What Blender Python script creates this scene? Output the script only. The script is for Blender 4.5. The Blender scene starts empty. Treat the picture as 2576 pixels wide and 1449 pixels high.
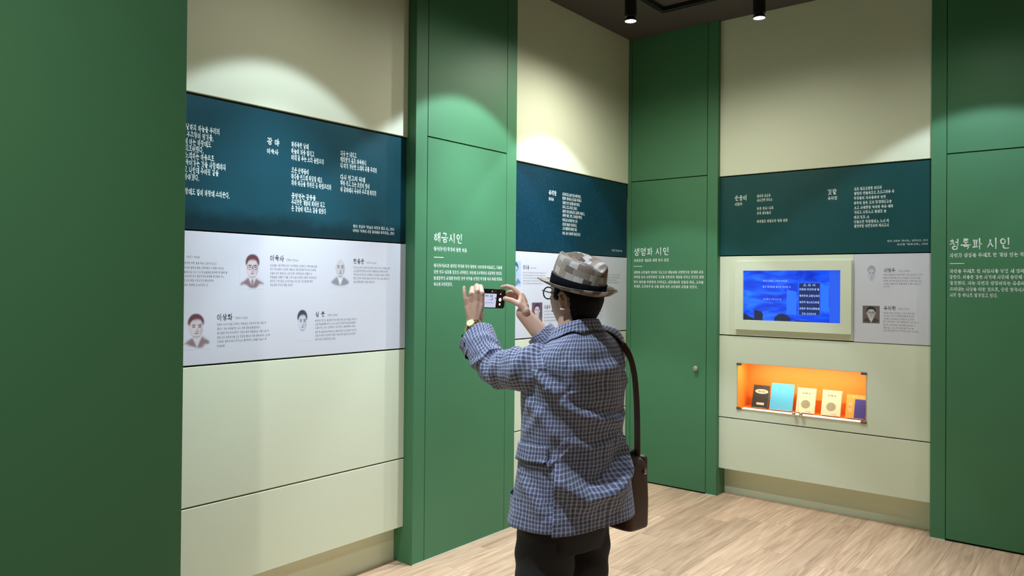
import bpy, bmesh, math, random
import numpy as np
from mathutils import Vector, Matrix, noise

scene = bpy.context.scene
C = scene.collection
PI = math.pi

# ------------------------------------------------------------------ camera
cam_data = bpy.data.cameras.new('camera')
cam_data.sensor_width = 36.0
cam_data.lens = 1906.75 / 2576 * 36.0
cam_data.shift_x = -2.46 / 2576
cam_data.shift_y = -26.12 / 2576
cam_data.clip_start = 0.05
cam = bpy.data.objects.new('camera', cam_data)
C.objects.link(cam)
_yaw, _pitch, _roll = -0.6802, 0.0081, 0.0085
_f = Vector((math.sin(_yaw) * math.cos(_pitch), math.cos(_yaw) * math.cos(_pitch), math.sin(_pitch)))
_r = Vector((math.cos(_yaw), -math.sin(_yaw), 0))
_u = _r.cross(_f)
_r2 = _r * math.cos(_roll) + _u * math.sin(_roll)
_u2 = -_r * math.sin(_roll) + _u * math.cos(_roll)
cam.matrix_world = Matrix(((_r2.x, _u2.x, -_f.x, 0), (_r2.y, _u2.y, -_f.y, 0), (_r2.z, _u2.z, -_f.z, 1.6), (0, 0, 0, 1)))
scene.camera = cam

# ------------------------------------------------------------------ world, exposure
world = bpy.data.worlds.new('world')
scene.world = world
world.use_nodes = True
world.node_tree.nodes['Background'].inputs[0].default_value = (1.0, 0.93, 0.82, 1)
world.node_tree.nodes['Background'].inputs[1].default_value = 0.02
vs = scene.view_settings
vs.view_transform = 'Standard'
vs.look = 'None'
vs.exposure = 0.0
vs.gamma = 1.0
vs.use_curve_mapping = False

COOL = (0.72, 0.86, 1.0)
# lamp: (x, y, lens z, aim dx, aim dy, power, cone degrees, edge softness, spill power, core power)
LAMPS = [
    (-2.49, 4.263, 3.30, -0.13, 0.06, 72, 84, 0.16, 80, 120),
    (-1.815, 4.709, 3.30, 0.0, -0.10, 20, 84, 0.30, 12, 0),
    (-2.46, 3.38, 3.30, -0.14, 0.0, 130, 88, 0.16, 14, 150),
    (-2.49, 2.12, 3.30, -0.12, 0.0, 58, 86, 0.16, 12, 230),
    (-1.66, 1.20, 3.30, 0.05, 0.40, 190, 60, 1.0, 8, 0),
    (-0.69, 4.73, 3.30, 0.0, 0.06, 60, 100, 0.16, 8, 0),
    (0.55, 4.73, 3.30, 0.0, 0.0, 30, 100, 0.16, 12, 0),
    (-1.00, 3.50, 3.30, 0.0, 0.0, 215, 72, 1.0, 0, 0),  # unseen lamp, added to brighten the floor at the right
    (0.80, 2.80, 3.30, 0.0, 0.0, 110, 80, 1.0, 0, 0),  # unseen lamp, added for general light in the room
    (-0.60, -0.30, 3.30, -0.75, 0.25, 165, 90, 1.0, 0, 0),  # unseen lamp, added to brighten the green pier
]

# ------------------------------------------------------------------ helpers
def tag(o, label=None, cat=None, group=None, kind=None):
    if label: o['label'] = label
    if cat: o['category'] = cat
    if group: o['group'] = group
    if kind: o['kind'] = kind
    return o

def empty(name, loc=(0, 0, 0), rz=0.0):
    o = bpy.data.objects.new(name, None)
    o.empty_display_size = 0.1
    C.objects.link(o)
    o.location = loc
    o.rotation_euler = (0, 0, rz)
    return o

def root_loc(o):
    while o.parent is not None:
        o = o.parent
    return o.location

def link_mesh(name, me, mat, parent=None, smooth=False):
    o = bpy.data.objects.new(name, me)
    C.objects.link(o)
    if mat is not None:
        me.materials.append(mat)
    if smooth:
        for p in me.polygons: p.use_smooth = True
    if parent is not None:
        o.parent = parent
    return o

def obj(name, bm, mat, parent=None, smooth=False, world=True):
    """link a bmesh given in world coordinates; under a parent it is moved into the root's frame"""
    if parent is not None and world:
        bmesh.ops.translate(bm, verts=bm.verts, vec=-Vector(root_loc(parent)))
    me = bpy.data.meshes.new(name)
    bm.to_mesh(me)
    bm.free()
    return link_mesh(name, me, mat, parent, smooth)

def mesh_from(name, verts, faces):
    me = bpy.data.meshes.new(name)
    me.from_pydata([tuple(v) for v in verts], [], faces)
    me.update()
    return me

def add_box(bm, a, b, bev=0.0, seg=1):
    x0, x1 = sorted((a[0], b[0])); y0, y1 = sorted((a[1], b[1])); z0, z1 = sorted((a[2], b[2]))
    vs_ = [bm.verts.new(v) for v in ((x0, y0, z0), (x1, y0, z0), (x1, y1, z0), (x0, y1, z0), (x0, y0, z1), (x1, y0, z1), (x1, y1, z1), (x0, y1, z1))]
    fs = [bm.faces.new([vs_[i] for i in q]) for q in ((3, 2, 1, 0), (4, 5, 6, 7), (0, 1, 5, 4), (1, 2, 6, 5), (2, 3, 7, 6), (3, 0, 4, 7))]
    if bev > 0:
        es = list({e for f in fs for e in f.edges})
        bmesh.ops.bevel(bm, geom=es, offset=bev, segments=seg, affect='EDGES', profile=0.5)
    return bm

def add_lathe(bm, prof, n=24, mat=None, cap=True):
    """prof: list of (r, z); spun about z, then moved by matrix"""
    rings = []
    for r, z in prof:
        ring = []
        for k in range(n):
            a = 2 * PI * k / n
            co = Vector((r * math.cos(a), r * math.sin(a), z))
            ring.append(bm.verts.new(mat @ co if mat is not None else co))
        rings.append(ring)
    for A, B_ in zip(rings, rings[1:]):
        for k in range(n):
            bm.faces.new((A[k], A[(k + 1) % n], B_[(k + 1) % n], B_[k]))
    if cap:
        bm.faces.new(rings[0][::-1]); bm.faces.new(rings[-1])
    return bm

def frame_from(d, up=Vector((0, 0, 1))):
    d = d.normalized()
    s = d.cross(up)
    if s.length < 1e-4: s = d.cross(Vector((1, 0, 0)))
    s.normalize()
    return s, s.cross(d)

def add_tube(bm, pts, rad, n=10, cap=True):
    pts = [Vector(p) for p in pts]
    if not hasattr(rad, '__len__'): rad = [rad] * len(pts)
    rings = []
    s = None
    for i, p in enumerate(pts):
        d = (pts[min(i + 1, len(pts) - 1)] - pts[max(i - 1, 0)]).normalized()
        if s is None: s, u = frame_from(d)
        else:
            s = (s - d * s.dot(d)).normalized(); u = s.cross(d)
        rings.append([bm.verts.new(p + (s * math.cos(2 * PI * k / n) + u * math.sin(2 * PI * k / n)) * rad[i]) for k in range(n)])
    for A, B_ in zip(rings, rings[1:]):
        for k in range(n):
            bm.faces.new((A[k], A[(k + 1) % n], B_[(k + 1) % n], B_[k]))
    if cap:
        bm.faces.new(rings[0][::-1]); bm.faces.new(rings[-1])
    return bm

# ------------------------------------------------------------------ materials
def srgb(r, g, b):
    f = lambda c: ((c / 255.0 + 0.055) / 1.055) ** 2.4 if c / 255.0 > 0.04045 else c / 255.0 / 12.92
    return (f(r), f(g), f(b), 1.0)

def new_mat(name):
    m = bpy.data.materials.new(name)
    m.use_nodes = True
    nt = m.node_tree
    return m, nt, nt.nodes['Principled BSDF']

def paint(name, col, rough=0.5, var=0.04, scale=6.0, bump=0.0, bscale=200.0, metal=0.0, spec=0.5):
    """a plain coat with slight mottling and, if asked for, fine relief"""
    m, nt, b = new_mat(name)
    N, L = nt.nodes, nt.links
    tc = N.new('ShaderNodeTexCoord')
    no = N.new('ShaderNodeTexNoise'); no.inputs['Scale'].default_value = scale; no.inputs['Detail'].default_value = 4
    L.new(tc.outputs['Object'], no.inputs['Vector'])
    mx = N.new('ShaderNodeMix'); mx.data_type = 'RGBA'
    mx.inputs[6].default_value = tuple(c * (1 - var) for c in col[:3]) + (1,)
    mx.inputs[7].default_value = tuple(min(1, c * (1 + var)) for c in col[:3]) + (1,)
    L.new(no.outputs['Fac'], mx.inputs[0]); L.new(mx.outputs[2], b.inputs['Base Color'])
    b.inputs['Roughness'].default_value = rough
    b.inputs['Metallic'].default_value = metal
    b.inputs['Specular IOR Level'].default_value = spec
    if bump > 0:
        n2 = N.new('ShaderNodeTexNoise'); n2.inputs['Scale'].default_value = bscale; n2.inputs['Detail'].default_value = 3
        L.new(tc.outputs['Object'], n2.inputs['Vector'])
        bp = N.new('ShaderNodeBump'); bp.inputs['Strength'].default_value = bump; bp.inputs['Distance'].default_value = 0.002
        L.new(n2.outputs['Fac'], bp.inputs['Height']); L.new(bp.outputs['Normal'], b.inputs['Normal'])
    return m

def glow(name, col, strength):
    m, nt, b = new_mat(name)
    b.inputs['Base Color'].default_value = (0.02, 0.02, 0.02, 1)
    b.inputs['Emission Color'].default_value = col
    b.inputs['Emission Strength'].default_value = strength
    b.inputs['Roughness'].default_value = 0.25
    return m

M = {}
M['green'] = paint('green_paint', srgb(70, 127, 89), 0.5, 0.03, 2.0, 0.10, 500)
M['green_in'] = paint('green_carcass', srgb(40, 90, 52), 0.7)
M['cream'] = paint('cream_paint', srgb(222, 229, 203), 0.5, 0.02, 2.0, 0.05, 500)
M['ceiling'] = paint('dark_ceiling', srgb(82, 76, 74), 0.9, 0.1, 3.0, 0.3, 90)
M['wall_far'] = paint('warm_wall', srgb(205, 196, 170), 0.8)
M['black'] = paint('black_metal', srgb(22, 22, 24), 0.4)
M['white_board'] = paint('white_board', srgb(212, 213, 221), 0.45, 0.0)
M['board_edge'] = paint('board_edge', srgb(180, 180, 175), 0.5)
M['ink_white'] = paint('white_lettering', srgb(226, 236, 230), 0.6, 0.0)
M['ink_grey'] = paint('grey_print', srgb(122, 122, 134), 0.6, 0.0)
M['ink_dark'] = paint('dark_print', srgb(84, 82, 92), 0.6, 0.0)
M['lens'] = glow('lamp_lens', (0.9, 0.97, 1.0, 1), 30)
M['chrome'] = paint('chrome', (0.75, 0.75, 0.76, 1), 0.15, 0.0, metal=1.0)
M['steel'] = paint('dark_steel', (0.22, 0.21, 0.2, 1), 0.35, 0.0, metal=0.9)
M['knob'] = paint('brushed_knob', srgb(190, 180, 160), 0.35, 0.02, metal=0.5)
M['sealant'] = paint('pale_sealant', srgb(222, 214, 196), 0.5)
M['orange'] = paint('orange_liner', srgb(247, 150, 60), 0.55, 0.03)
M['gap'] = paint('shadow_gap', srgb(20, 22, 20), 0.9)

def board_mat(name, base, style):
    """printed teal poem board with a satin laminate"""
    m, nt, b = new_mat(name)
    N, L = nt.nodes, nt.links
    tc = N.new('ShaderNodeTexCoord'); sp = N.new('ShaderNodeSeparateXYZ')
    L.new(tc.outputs['Generated'], sp.inputs[0])
    n1 = N.new('ShaderNodeTexNoise'); n1.inputs['Scale'].default_value = 3.0; n1.inputs['Detail'].default_value = 6
    L.new(tc.outputs['Object'], n1.inputs['Vector'])
    mx = N.new('ShaderNodeMix'); mx.data_type = 'RGBA'
    mx.inputs[6].default_value = tuple(c * 0.78 for c in base[:3]) + (1,)
    mx.inputs[7].default_value = tuple(c * 1.25 for c in base[:3]) + (1,)
    L.new(n1.outputs['Fac'], mx.inputs[0])
    col = mx.outputs[2]
    if style == 'hills':
        # printed dark hill line along the bottom edge
        n2 = N.new('ShaderNodeTexNoise'); n2.inputs['Scale'].default_value = 7.0; n2.inputs['Detail'].default_value = 5
        L.new(tc.outputs['Object'], n2.inputs['Vector'])
        ad = N.new('ShaderNodeMath'); ad.operation = 'MULTIPLY_ADD'; ad.inputs[1].default_value = 0.22; ad.inputs[2].default_value = 0.02
        L.new(n2.outputs['Fac'], ad.inputs[0])
        lt = N.new('ShaderNodeMapRange'); lt.inputs['From Min'].default_value = -0.06; lt.inputs['From Max'].default_value = 0.06
        sb = N.new('ShaderNodeMath'); sb.operation = 'SUBTRACT'
        L.new(ad.outputs[0], sb.inputs[0]); L.new(sp.outputs['Z'], sb.inputs[1]); L.new(sb.outputs[0], lt.inputs[0])
        m2 = N.new('ShaderNodeMix'); m2.data_type = 'RGBA'; m2.inputs[7].default_value = tuple(c * 0.45 for c in base[:3]) + (1,)
        L.new(lt.outputs[0], m2.inputs[0]); L.new(col, m2.inputs[6]); col = m2.outputs[2]
    if style == 'night':
        # printed specks of a night sky seen through a wet pane
        v = N.new('ShaderNodeTexVoronoi'); v.inputs['Scale'].default_value = 42
        L.new(tc.outputs['Object'], v.inputs['Vector'])
        r = N.new('ShaderNodeMapRange'); r.inputs['From Min'].default_value = 0.22; r.inputs['From Max'].default_value = 0.08
        L.new(v.outputs['Distance'], r.inputs[0])
        fa = N.new('ShaderNodeMath'); fa.operation = 'MULTIPLY'; fa.inputs[1].default_value = 0.22
        L.new(r.outputs[0], fa.inputs[0])
        m2 = N.new('ShaderNodeMix'); m2.data_type = 'RGBA'; m2.inputs[7].default_value = srgb(90, 150, 165)
        L.new(fa.outputs[0], m2.inputs[0]); L.new(col, m2.inputs[6]); col = m2.outputs[2]
    L.new(col, b.inputs['Base Color'])
    b.inputs['Roughness'].default_value = 0.34
    b.inputs['Specular IOR Level'].default_value = 0.45
    return m
M['teal1'] = board_mat('teal_print_hills', srgb(22, 70, 82), 'hills')
M['teal2'] = board_mat('teal_print_night', srgb(8, 51, 68), 'night')
M['teal3'] = board_mat('teal_print_plain', srgb(25, 74, 76), 'plain')

def plank_mat():
    m, nt, b = new_mat('oak_vinyl_plank')
    N, L = nt.nodes, nt.links
    tc = N.new('ShaderNodeTexCoord'); oi = N.new('ShaderNodeObjectInfo')
    off = N.new('ShaderNodeVectorMath'); off.operation = 'SCALE'; off.inputs[0].default_value = (7, 13, 5)
    L.new(oi.outputs['Random'], off.inputs['Scale'])
    ad = N.new('ShaderNodeVectorMath'); ad.operation = 'ADD'
    L.new(tc.outputs['Object'], ad.inputs[0]); L.new(off.outputs[0], ad.inputs[1])
    mp = N.new('ShaderNodeMapping'); mp.inputs['Scale'].default_value = (22, 1.6, 8)
    L.new(ad.outputs[0], mp.inputs[0])
    n1 = N.new('ShaderNodeTexNoise'); n1.inputs['Scale'].default_value = 1.0; n1.inputs['Detail'].default_value = 7; n1.inputs['Distortion'].default_value = 1.6
    L.new(mp.outputs[0], n1.inputs['Vector'])
    mp2 = N.new('ShaderNodeMapping'); mp2.inputs['Scale'].default_value = (120, 5, 8)
    L.new(ad.outputs[0], mp2.inputs[0])
    n2 = N.new('ShaderNodeTexNoise'); n2.inputs['Scale'].default_value = 1.0; n2.inputs['Detail'].default_value = 4
    L.new(mp2.outputs[0], n2.inputs['Vector'])
    cr = N.new('ShaderNodeValToRGB')
    cr.color_ramp.elements[0].position = 0.28; cr.color_ramp.elements[0].color = srgb(184, 146, 112)
    cr.color_ramp.elements[1].position = 0.72; cr.color_ramp.elements[1].color = srgb(228, 192, 156)
    e = cr.color_ramp.elements.new(0.5); e.color = srgb(209, 171, 135)
    L.new(n1.outputs['Fac'], cr.inputs[0])
    hs = N.new('ShaderNodeHueSaturation')
    vr = N.new('ShaderNodeMapRange'); vr.inputs['To Min'].default_value = 0.84; vr.inputs['To Max'].default_value = 1.1
    L.new(oi.outputs['Random'], vr.inputs[0]); L.new(vr.outputs[0], hs.inputs['Value']); L.new(cr.outputs[0], hs.inputs['Color'])
    hs.inputs['Saturation'].default_value = 0.92
    mx = N.new('ShaderNodeMix'); mx.data_type = 'RGBA'; mx.blend_type = 'MULTIPLY'; mx.inputs[0].default_value = 0.25
    L.new(hs.outputs[0], mx.inputs[6]); L.new(n2.outputs['Color'], mx.inputs[7])
    mg = N.new('ShaderNodeMix'); mg.data_type = 'RGBA'; mg.blend_type = 'MULTIPLY'; mg.inputs[0].default_value = 1.0
    cr2 = N.new('ShaderNodeValToRGB'); cr2.color_ramp.elements[0].color = (0.88, 0.86, 0.84, 1); cr2.color_ramp.elements[1].color = (1, 1, 1, 1)
    cr2.color_ramp.elements[0].position = 0.3; cr2.color_ramp.elements[1].position = 0.6
    L.new(n2.outputs['Fac'], cr2.inputs[0]); L.new(hs.outputs[0], mg.inputs[6]); L.new(cr2.outputs[0], mg.inputs[7])
    L.new(mg.outputs[2], b.inputs['Base Color'])
    b.inputs['Roughness'].default_value = 0.5
    b.inputs['Specular IOR Level'].default_value = 0.35
    return m
M['plank'] = plank_mat()

def vcol_mat(name, rough=0.5):
    m, nt, b = new_mat(name)
    a = nt.nodes.new('ShaderNodeVertexColor'); a.layer_name = 'Col'
    nt.links.new(a.outputs['Color'], b.inputs['Base Color'])
    b.inputs['Roughness'].default_value = rough
    return m
M['print'] = vcol_mat('portrait_print', 0.45)

def glass_mat():
    m, nt, b = new_mat('clear_glass')
    b.inputs['Base Color'].default_value = (0.95, 1, 0.97, 1)
    b.inputs['Roughness'].default_value = 0.02
    b.inputs['Transmission Weight'].default_value = 1.0
    b.inputs['IOR'].default_value = 1.12
    return m
M['glass'] = glass_mat()

# lettering: (surface, part name, letter height, [(text, start, height of line centre, width)])
TEXT = [
 ('P1', 'poem_text', 0.0295, [('까마득한 날에', 2.2178, 2.2821, 0.1013), ('하늘이 처음 열리고', 2.2182, 2.2494, 0.1375), ('어데 닭 우는 소리 들렸으랴', 2.2186, 2.218, 0.1956), ('모든 산맥들이', 2.2194, 2.1547, 0.1014), ('바다를 연모해 휘달릴 때도', 2.2198, 2.1232, 0.1865), ('차마 이곳을 범하던 못 하였으리라', 2.2202, 2.0922, 0.2426), ('끊임없는 광음을', 2.221, 2.028, 0.1463), ('부지런한 계절이 피어선 지고', 2.2214, 1.9974, 0.2027), ('큰 강물이 비로소 길을 열었다', 2.2218, 1.9645, 0.209)]),
 ('P1', 'poem_text', 0.0292, [('지금 눈 내리고', 2.5194, 2.2797, 0.1076), ('매화향기 홀로 아득하니', 2.5198, 2.248, 0.1715), ('내 여기 가난한 노래의 씨를 뿌려라', 2.5202, 2.2162, 0.249), ('다시 천고의 뒤에', 2.521, 2.155, 0.1649), ('백마 타고 오는 초인이 있어', 2.5214, 2.1235, 0.1955), ('이 광야에서 목놓아 부르게 하리라', 2.5219, 2.0904, 0.245)]),
 ('P1', 'title_lettering', 0.0344, [('광 야', 2.081, 2.2776, 0.069)]),
 ('P1', 'poet_name', 0.0267, [('이육사', 2.0816, 2.23, 0.0636)]),
 ('P1', 'source_note', 0.0191, [('출처: 윤동주 『하늘과 바람과 별과 시』, 2016', 2.6073, 1.9015, 0.2934), ('이육사 『이육사 시집 광야에서 부르리라』, 2019', 2.6076, 1.8775, 0.2935)]),
 ('P1', 'poem_text', 0.0297, [('죽는 날까지 하늘을 우러러', 1.6377, 2.2802, 0.1976), ('한 점 부끄럼이 없기를,', 1.6377, 2.247, 0.1686), ('잎새에 이는 바람에도', 1.6377, 2.2155, 0.1583), ('나는 괴로워했다.', 1.6377, 2.1857, 0.1227), ('별을 노래하는 마음으로', 1.6377, 2.1543, 0.1744), ('모든 죽어가는 것을 사랑해야지', 1.6377, 2.1228, 0.2293), ('그리고 나한테 주어진 길을', 1.6377, 2.0913, 0.1965), ('걸어가야겠다.', 1.6377, 2.0598, 0.1038), ('오늘 밤에도 별이 바람에 스치운다.', 1.6377, 1.9951, 0.2518)]),
 ('W1', 'life_dates', 0.0122, [('1917-1945', 1.6856, 1.7067, 0.0612)]),
 ('W1', 'biography_text', 0.0139, [(None, 1.6763, 1.6797, 0.1505), (None, 1.6766, 1.6593, 0.1877), (None, 1.6768, 1.64, 0.2041), (None, 1.677, 1.6219, 0.1884), (None, 1.6773, 1.603, 0.1378), (None, 1.6775, 1.583, 0.1111)]),
 ('W1', 'poet_name', 0.0307, [('이육사', 2.1038, 1.7142, 0.0786)]),
 ('W1', 'life_dates', 0.0137, [('1904-1944', 2.1938, 1.7081, 0.0699)]),
 ('W1', 'biography_text', 0.0153, [(None, 2.1043, 1.6797, 0.2734), (None, 2.1045, 1.6611, 0.2662), (None, 2.1047, 1.6414, 0.242), (None, 2.105, 1.6224, 0.2686), (None, 2.1052, 1.6034, 0.2468), (None, 2.1055, 1.5848, 0.1276)]),
 ('W1', 'poet_name', 0.0298, [('한용운', 2.6113, 1.7134, 0.0748)]),
 ('W1', 'life_dates', 0.013, [('1879-1944', 2.7003, 1.7073, 0.0702)]),
 ('W1', 'biography_text', 0.0159, [(None, 2.6118, 1.68, 0.2575), (None, 2.612, 1.6615, 0.2429), (None, 2.6123, 1.642, 0.2546), (None, 2.6125, 1.6227, 0.2547), (None, 2.6128, 1.6029, 0.1477)]),
 ('W1', 'poet_name', 0.0307, [('이상화', 1.8334, 1.4364, 0.0765)]),
 ('W1', 'life_dates', 0.0129, [('1901-1943', 1.9232, 1.4301, 0.0653)]),
 ('W1', 'biography_text', 0.0144, [(None, 1.8338, 1.4032, 0.2523), (None, 1.8341, 1.3833, 0.2203), (None, 1.8343, 1.3642, 0.2667), (None, 1.8346, 1.3439, 0.2741), (None, 1.8348, 1.3255, 0.2541), (None, 1.8351, 1.3051, 0.0359)]),
 ('W1', 'poet_name', 0.0283, [('심 훈', 2.3702, 1.4357, 0.0597)]),
 ('W1', 'life_dates', 0.0123, [('1901-1936', 2.4462, 1.4294, 0.064)]),
 ('W1', 'biography_text', 0.0152, [(None, 2.3692, 1.4037, 0.2686), (None, 2.3694, 1.3853, 0.2614), (None, 2.3696, 1.3667, 0.2587), (None, 2.3699, 1.3454, 0.2668), (None, 2.3701, 1.3268, 0.2615), (None, 2.3704, 1.3075, 0.1294)]),
 ('C1', 'heading_lettering', 0.0625, [('해금시인', 3.1437, 1.869, 0.2348)]),
 ('C1', 'subtitle_lettering', 0.0267, [('월북(납북) 작가의 출판 허용', 3.1397, 1.8016, 0.2872)]),
 ('C1', 'body_text', 0.0231, [('월북(납북)으로 알려진 작가의 작품 출판이 1988년에 허용되고, 그들에', 3.141, 1.7033, 0.62), ('관한 연구 성과를 발표가 시작된다. 덕분에 도식적이며 서정적인 언어로', 3.1415, 1.6662, 0.6201), ('일제강점기 시대에 참여한 문학 작품을 남겼던 작가를 역사 위에 현대시', 3.142, 1.6294, 0.6201), ('역사에 복원되었다.', 3.1425, 1.5942, 0.1602)]),
 ('P2', 'title_lettering', 0.0369, [('유리창', 4.3672, 2.2569, 0.0962)]),
 ('P2', 'poet_name', 0.0256, [('정지용', 4.3678, 2.2114, 0.0629)]),
 ('P2', 'poem_text', 0.0248, [('유리에 차고 슬픈 것이 어른거린다.', 4.5372, 2.2615, 0.2466), ('열없이 붙어서서 입김을 흐리우니', 4.5376, 2.2315, 0.2467), ('길들은 양 언 날개를 파다거린다.', 4.5381, 2.1995, 0.2305), ('지우고 보고 지우고 보아도', 4.5385, 2.1681, 0.1932), ('새까만 밤이 밀려나가고 밀려와 부딪치고,', 4.5389, 2.136, 0.2955), ('물먹은 별이, 반짝, 보석처럼 백힌다.', 4.5394, 2.1057, 0.2613), ('밤에 홀로 유리를 닦는 것은', 4.5398, 2.0726, 0.1965), ('외로운 황홀한 심사이어니,', 4.5403, 2.0405, 0.188), ('고운 폐혈관이 찢어진 채로', 4.5407, 2.0094, 0.188), ('아아, 너는 산새처럼 날아갔구나!', 4.5412, 1.9753, 0.2333)]),
 ('P2', 'source_note', 0.016, [('정지용 『정지용 시집』', 5.2294, 1.8759, 0.1605)]),
 ('W2', 'poet_name', 0.0326, [('정지용', 4.0738, 1.7143, 0.0733)]),
 ('W2', 'life_dates', 0.0138, [('1902-1950', 4.1606, 1.7107, 0.0638)]),
 ('W2', 'biography_text', 0.0136, [(None, 4.0721, 1.6775, 0.2672), (None, 4.0723, 1.6588, 0.2601), (None, 4.0726, 1.64, 0.2506), (None, 4.0728, 1.6212, 0.2554), (None, 4.0731, 1.6027, 0.2318)]),
 ('W2', 'biography_text', 0.0146, [(None, 4.5722, 1.7079, 0.263), (None, 4.5725, 1.686, 0.274), (None, 4.5728, 1.6655, 0.2685), (None, 4.5731, 1.645, 0.263), (None, 4.5733, 1.626, 0.1822)]),
 ('W2', 'biography_text', 0.0157, [(None, 5.0896, 1.6775, 0.2655), (None, 5.0899, 1.6571, 0.2593), (None, 5.0902, 1.6367, 0.2159), (None, 5.0905, 1.6163, 0.2531)]),
 ('W2', 'poet_name', 0.031, [('이용악', 4.3213, 1.4363, 0.0764)]),
 ('W2', 'biography_text', 0.0141, [(None, 4.3217, 1.4067, 0.2547), (None, 4.322, 1.3841, 0.2649), (None, 4.3224, 1.3615, 0.2445), (None, 4.3227, 1.339, 0.2598)]),
 ('W2', 'biography_text', 0.015, [(None, 4.7964, 1.3868, 0.3033), (None, 4.7967, 1.3657, 0.2916), (None, 4.797, 1.3461, 0.3033), (None, 4.7972, 1.3265, 0.28)]),
 ('C2', 'heading_lettering', 0.0686, [('생명파 시인', -3.1454, 1.8698, 0.3135)]),
 ('C2', 'subtitle_lettering', 0.0261, [('자유로운 개성과 생명 탐구 표현', -3.1448, 1.7995, 0.3152)]),
 ('C2', 'body_text', 0.0245, [('생명파 시인들은 언어의 기교보다 예술성을 지향한다는 당대의 사조', -3.144, 1.7025, 0.6125), ('주의와 순수 시문학파의 기교를 비판하며 개성을 지키고 인간과 생명', -3.1437, 1.6643, 0.6124), ('탐구 정신을 주장하며 드러내고, 내면에서의 갈등과 의지, 고독을', -3.1434, 1.6241, 0.6124), ('주제로 고민하며 쓴 시를 통해 많은 사람들의 사랑을 받았다.', -3.1431, 1.5876, 0.5629)]),
 ('P3', 'title_lettering', 0.0407, [('문둥이', -2.3065, 2.2609, 0.0931)]),
 ('P3', 'poet_name', 0.0271, [('서정주', -2.3062, 2.2157, 0.0622)]),
 ('P3', 'poem_text', 0.0236, [(None, -2.1338, 2.2666, 0.1034), (None, -2.1337, 2.235, 0.1176), (None, -2.1333, 2.1729, 0.1219), (None, -2.1331, 2.1389, 0.1034), (None, -2.1327, 2.0777, 0.2276)]),
 ('P3', 'title_lettering', 0.039, [('깃발', -1.6276, 2.261, 0.0607)]),
 ('P3', 'poet_name', 0.0265, [('유치환', -1.6274, 2.2172, 0.0652)]),
 ('P3', 'poem_text', 0.0232, [(None, -1.4535, 2.2697, 0.1742), (None, -1.4533, 2.2388, 0.2537), (None, -1.4532, 2.206, 0.2002), (None, -1.453, 2.1732, 0.2379), (None, -1.4529, 2.1405, 0.2464), (None, -1.4527, 2.1096, 0.205), (None, -1.4526, 2.0757, 0.0999), (None, -1.4524, 2.0441, 0.2196), (None, -1.4523, 2.0149, 0.2184)]),
 ('P3', 'source_note', 0.0146, [('출처: 서정주 『화사집』, 남만서고, 1941', -1.2433, 1.9065, 0.243), ('유치환 『청마시초』, 1939', -1.1825, 1.8824, 0.1822)]),
 ('W3', 'poet_name', 0.0293, [('서정주', -1.262, 1.7118, 0.0717)]),
 ('W3', 'life_dates', 0.0131, [('1915-2000', -1.1739, 1.7056, 0.0672)]),
 ('W3', 'biography_text', 0.016, [(None, -1.2646, 1.6811, 0.2344), (None, -1.2645, 1.6606, 0.2235), (None, -1.2644, 1.6406, 0.2281), (None, -1.2643, 1.6207, 0.2257), (None, -1.2643, 1.602, 0.0357)]),
 ('W3', 'poet_name', 0.0293, [('유치환', -1.2627, 1.4588, 0.0759)]),
 ('W3', 'life_dates', 0.0131, [('1908-1967', -1.1748, 1.4553, 0.069)]),
 ('W3', 'biography_text', 0.016, [(None, -1.2625, 1.4263, 0.1874), (None, -1.2625, 1.4077, 0.1828), (None, -1.2624, 1.3877, 0.1874), (None, -1.2623, 1.3686, 0.2107), (None, -1.2622, 1.3473, 0.192), (None, -1.2621, 1.3279, 0.1803), (None, -1.262, 1.3093, 0.2083)]),
 ('C3', 'heading_lettering', 0.073, [('청록파 시인', -0.8685, 1.8726, 0.3172)]),
 ('C3', 'subtitle_lettering', 0.0277, [('자연과 생명을 주제로 한 개성 있는 작품', -0.8683, 1.8031, 0.4172)]),
 ('C3', 'body_text', 0.0251, [('자연을 주제로 한 서정시를 남긴 세 명의 시인을', -0.868, 1.7035, 0.468), ('말한다. 이들은 같은 시기에 시단에 등단해 활동하며', -0.8678, 1.6666, 0.4679), ('출간했다. 저는 자연과 생명이라는 공통의 주제를', -0.8677, 1.6289, 0.4679), ('드러내는 시풍을 띄운 것으로, 문단 한국시사에 남은', -0.8676, 1.5904, 0.4679), ('시집 중 하나로 평가받고 있다.', -0.8675, 1.5532, 0.2591)]),
]

# ------------------------------------------------------------------ the room
XL, YB, ZC = -3.136, 5.464, 3.627          # front planes of the green units, ceiling height
XR, YF = 2.3, -2.5                          # far side and wall behind the photographer
BAY = {'L': -0.076, 'R': -0.046}            # face of the cream bay panels, behind the green fronts
PLI = {'L': -0.153, 'R': -0.157}            # recessed plinth face

def wp(pl, s, out, z):
    return Vector((XL + out, s, z)) if pl == 'L' else Vector((s, YB - out, z))

def pbox(bm, pl, s0, s1, o0, o1, z0, z1, bev=0.0):
    return add_box(bm, wp(pl, s0, o0, z0), wp(pl, s1, o1, z1), bev)

def slab(name, pl, s0, s1, o0, o1, z0, z1, mat, parent, bev=0.0015):
    bm = bmesh.new(); pbox(bm, pl, s0, s1, o0, o1, z0, z1, bev)
    return obj(name, bm, mat, parent)

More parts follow.
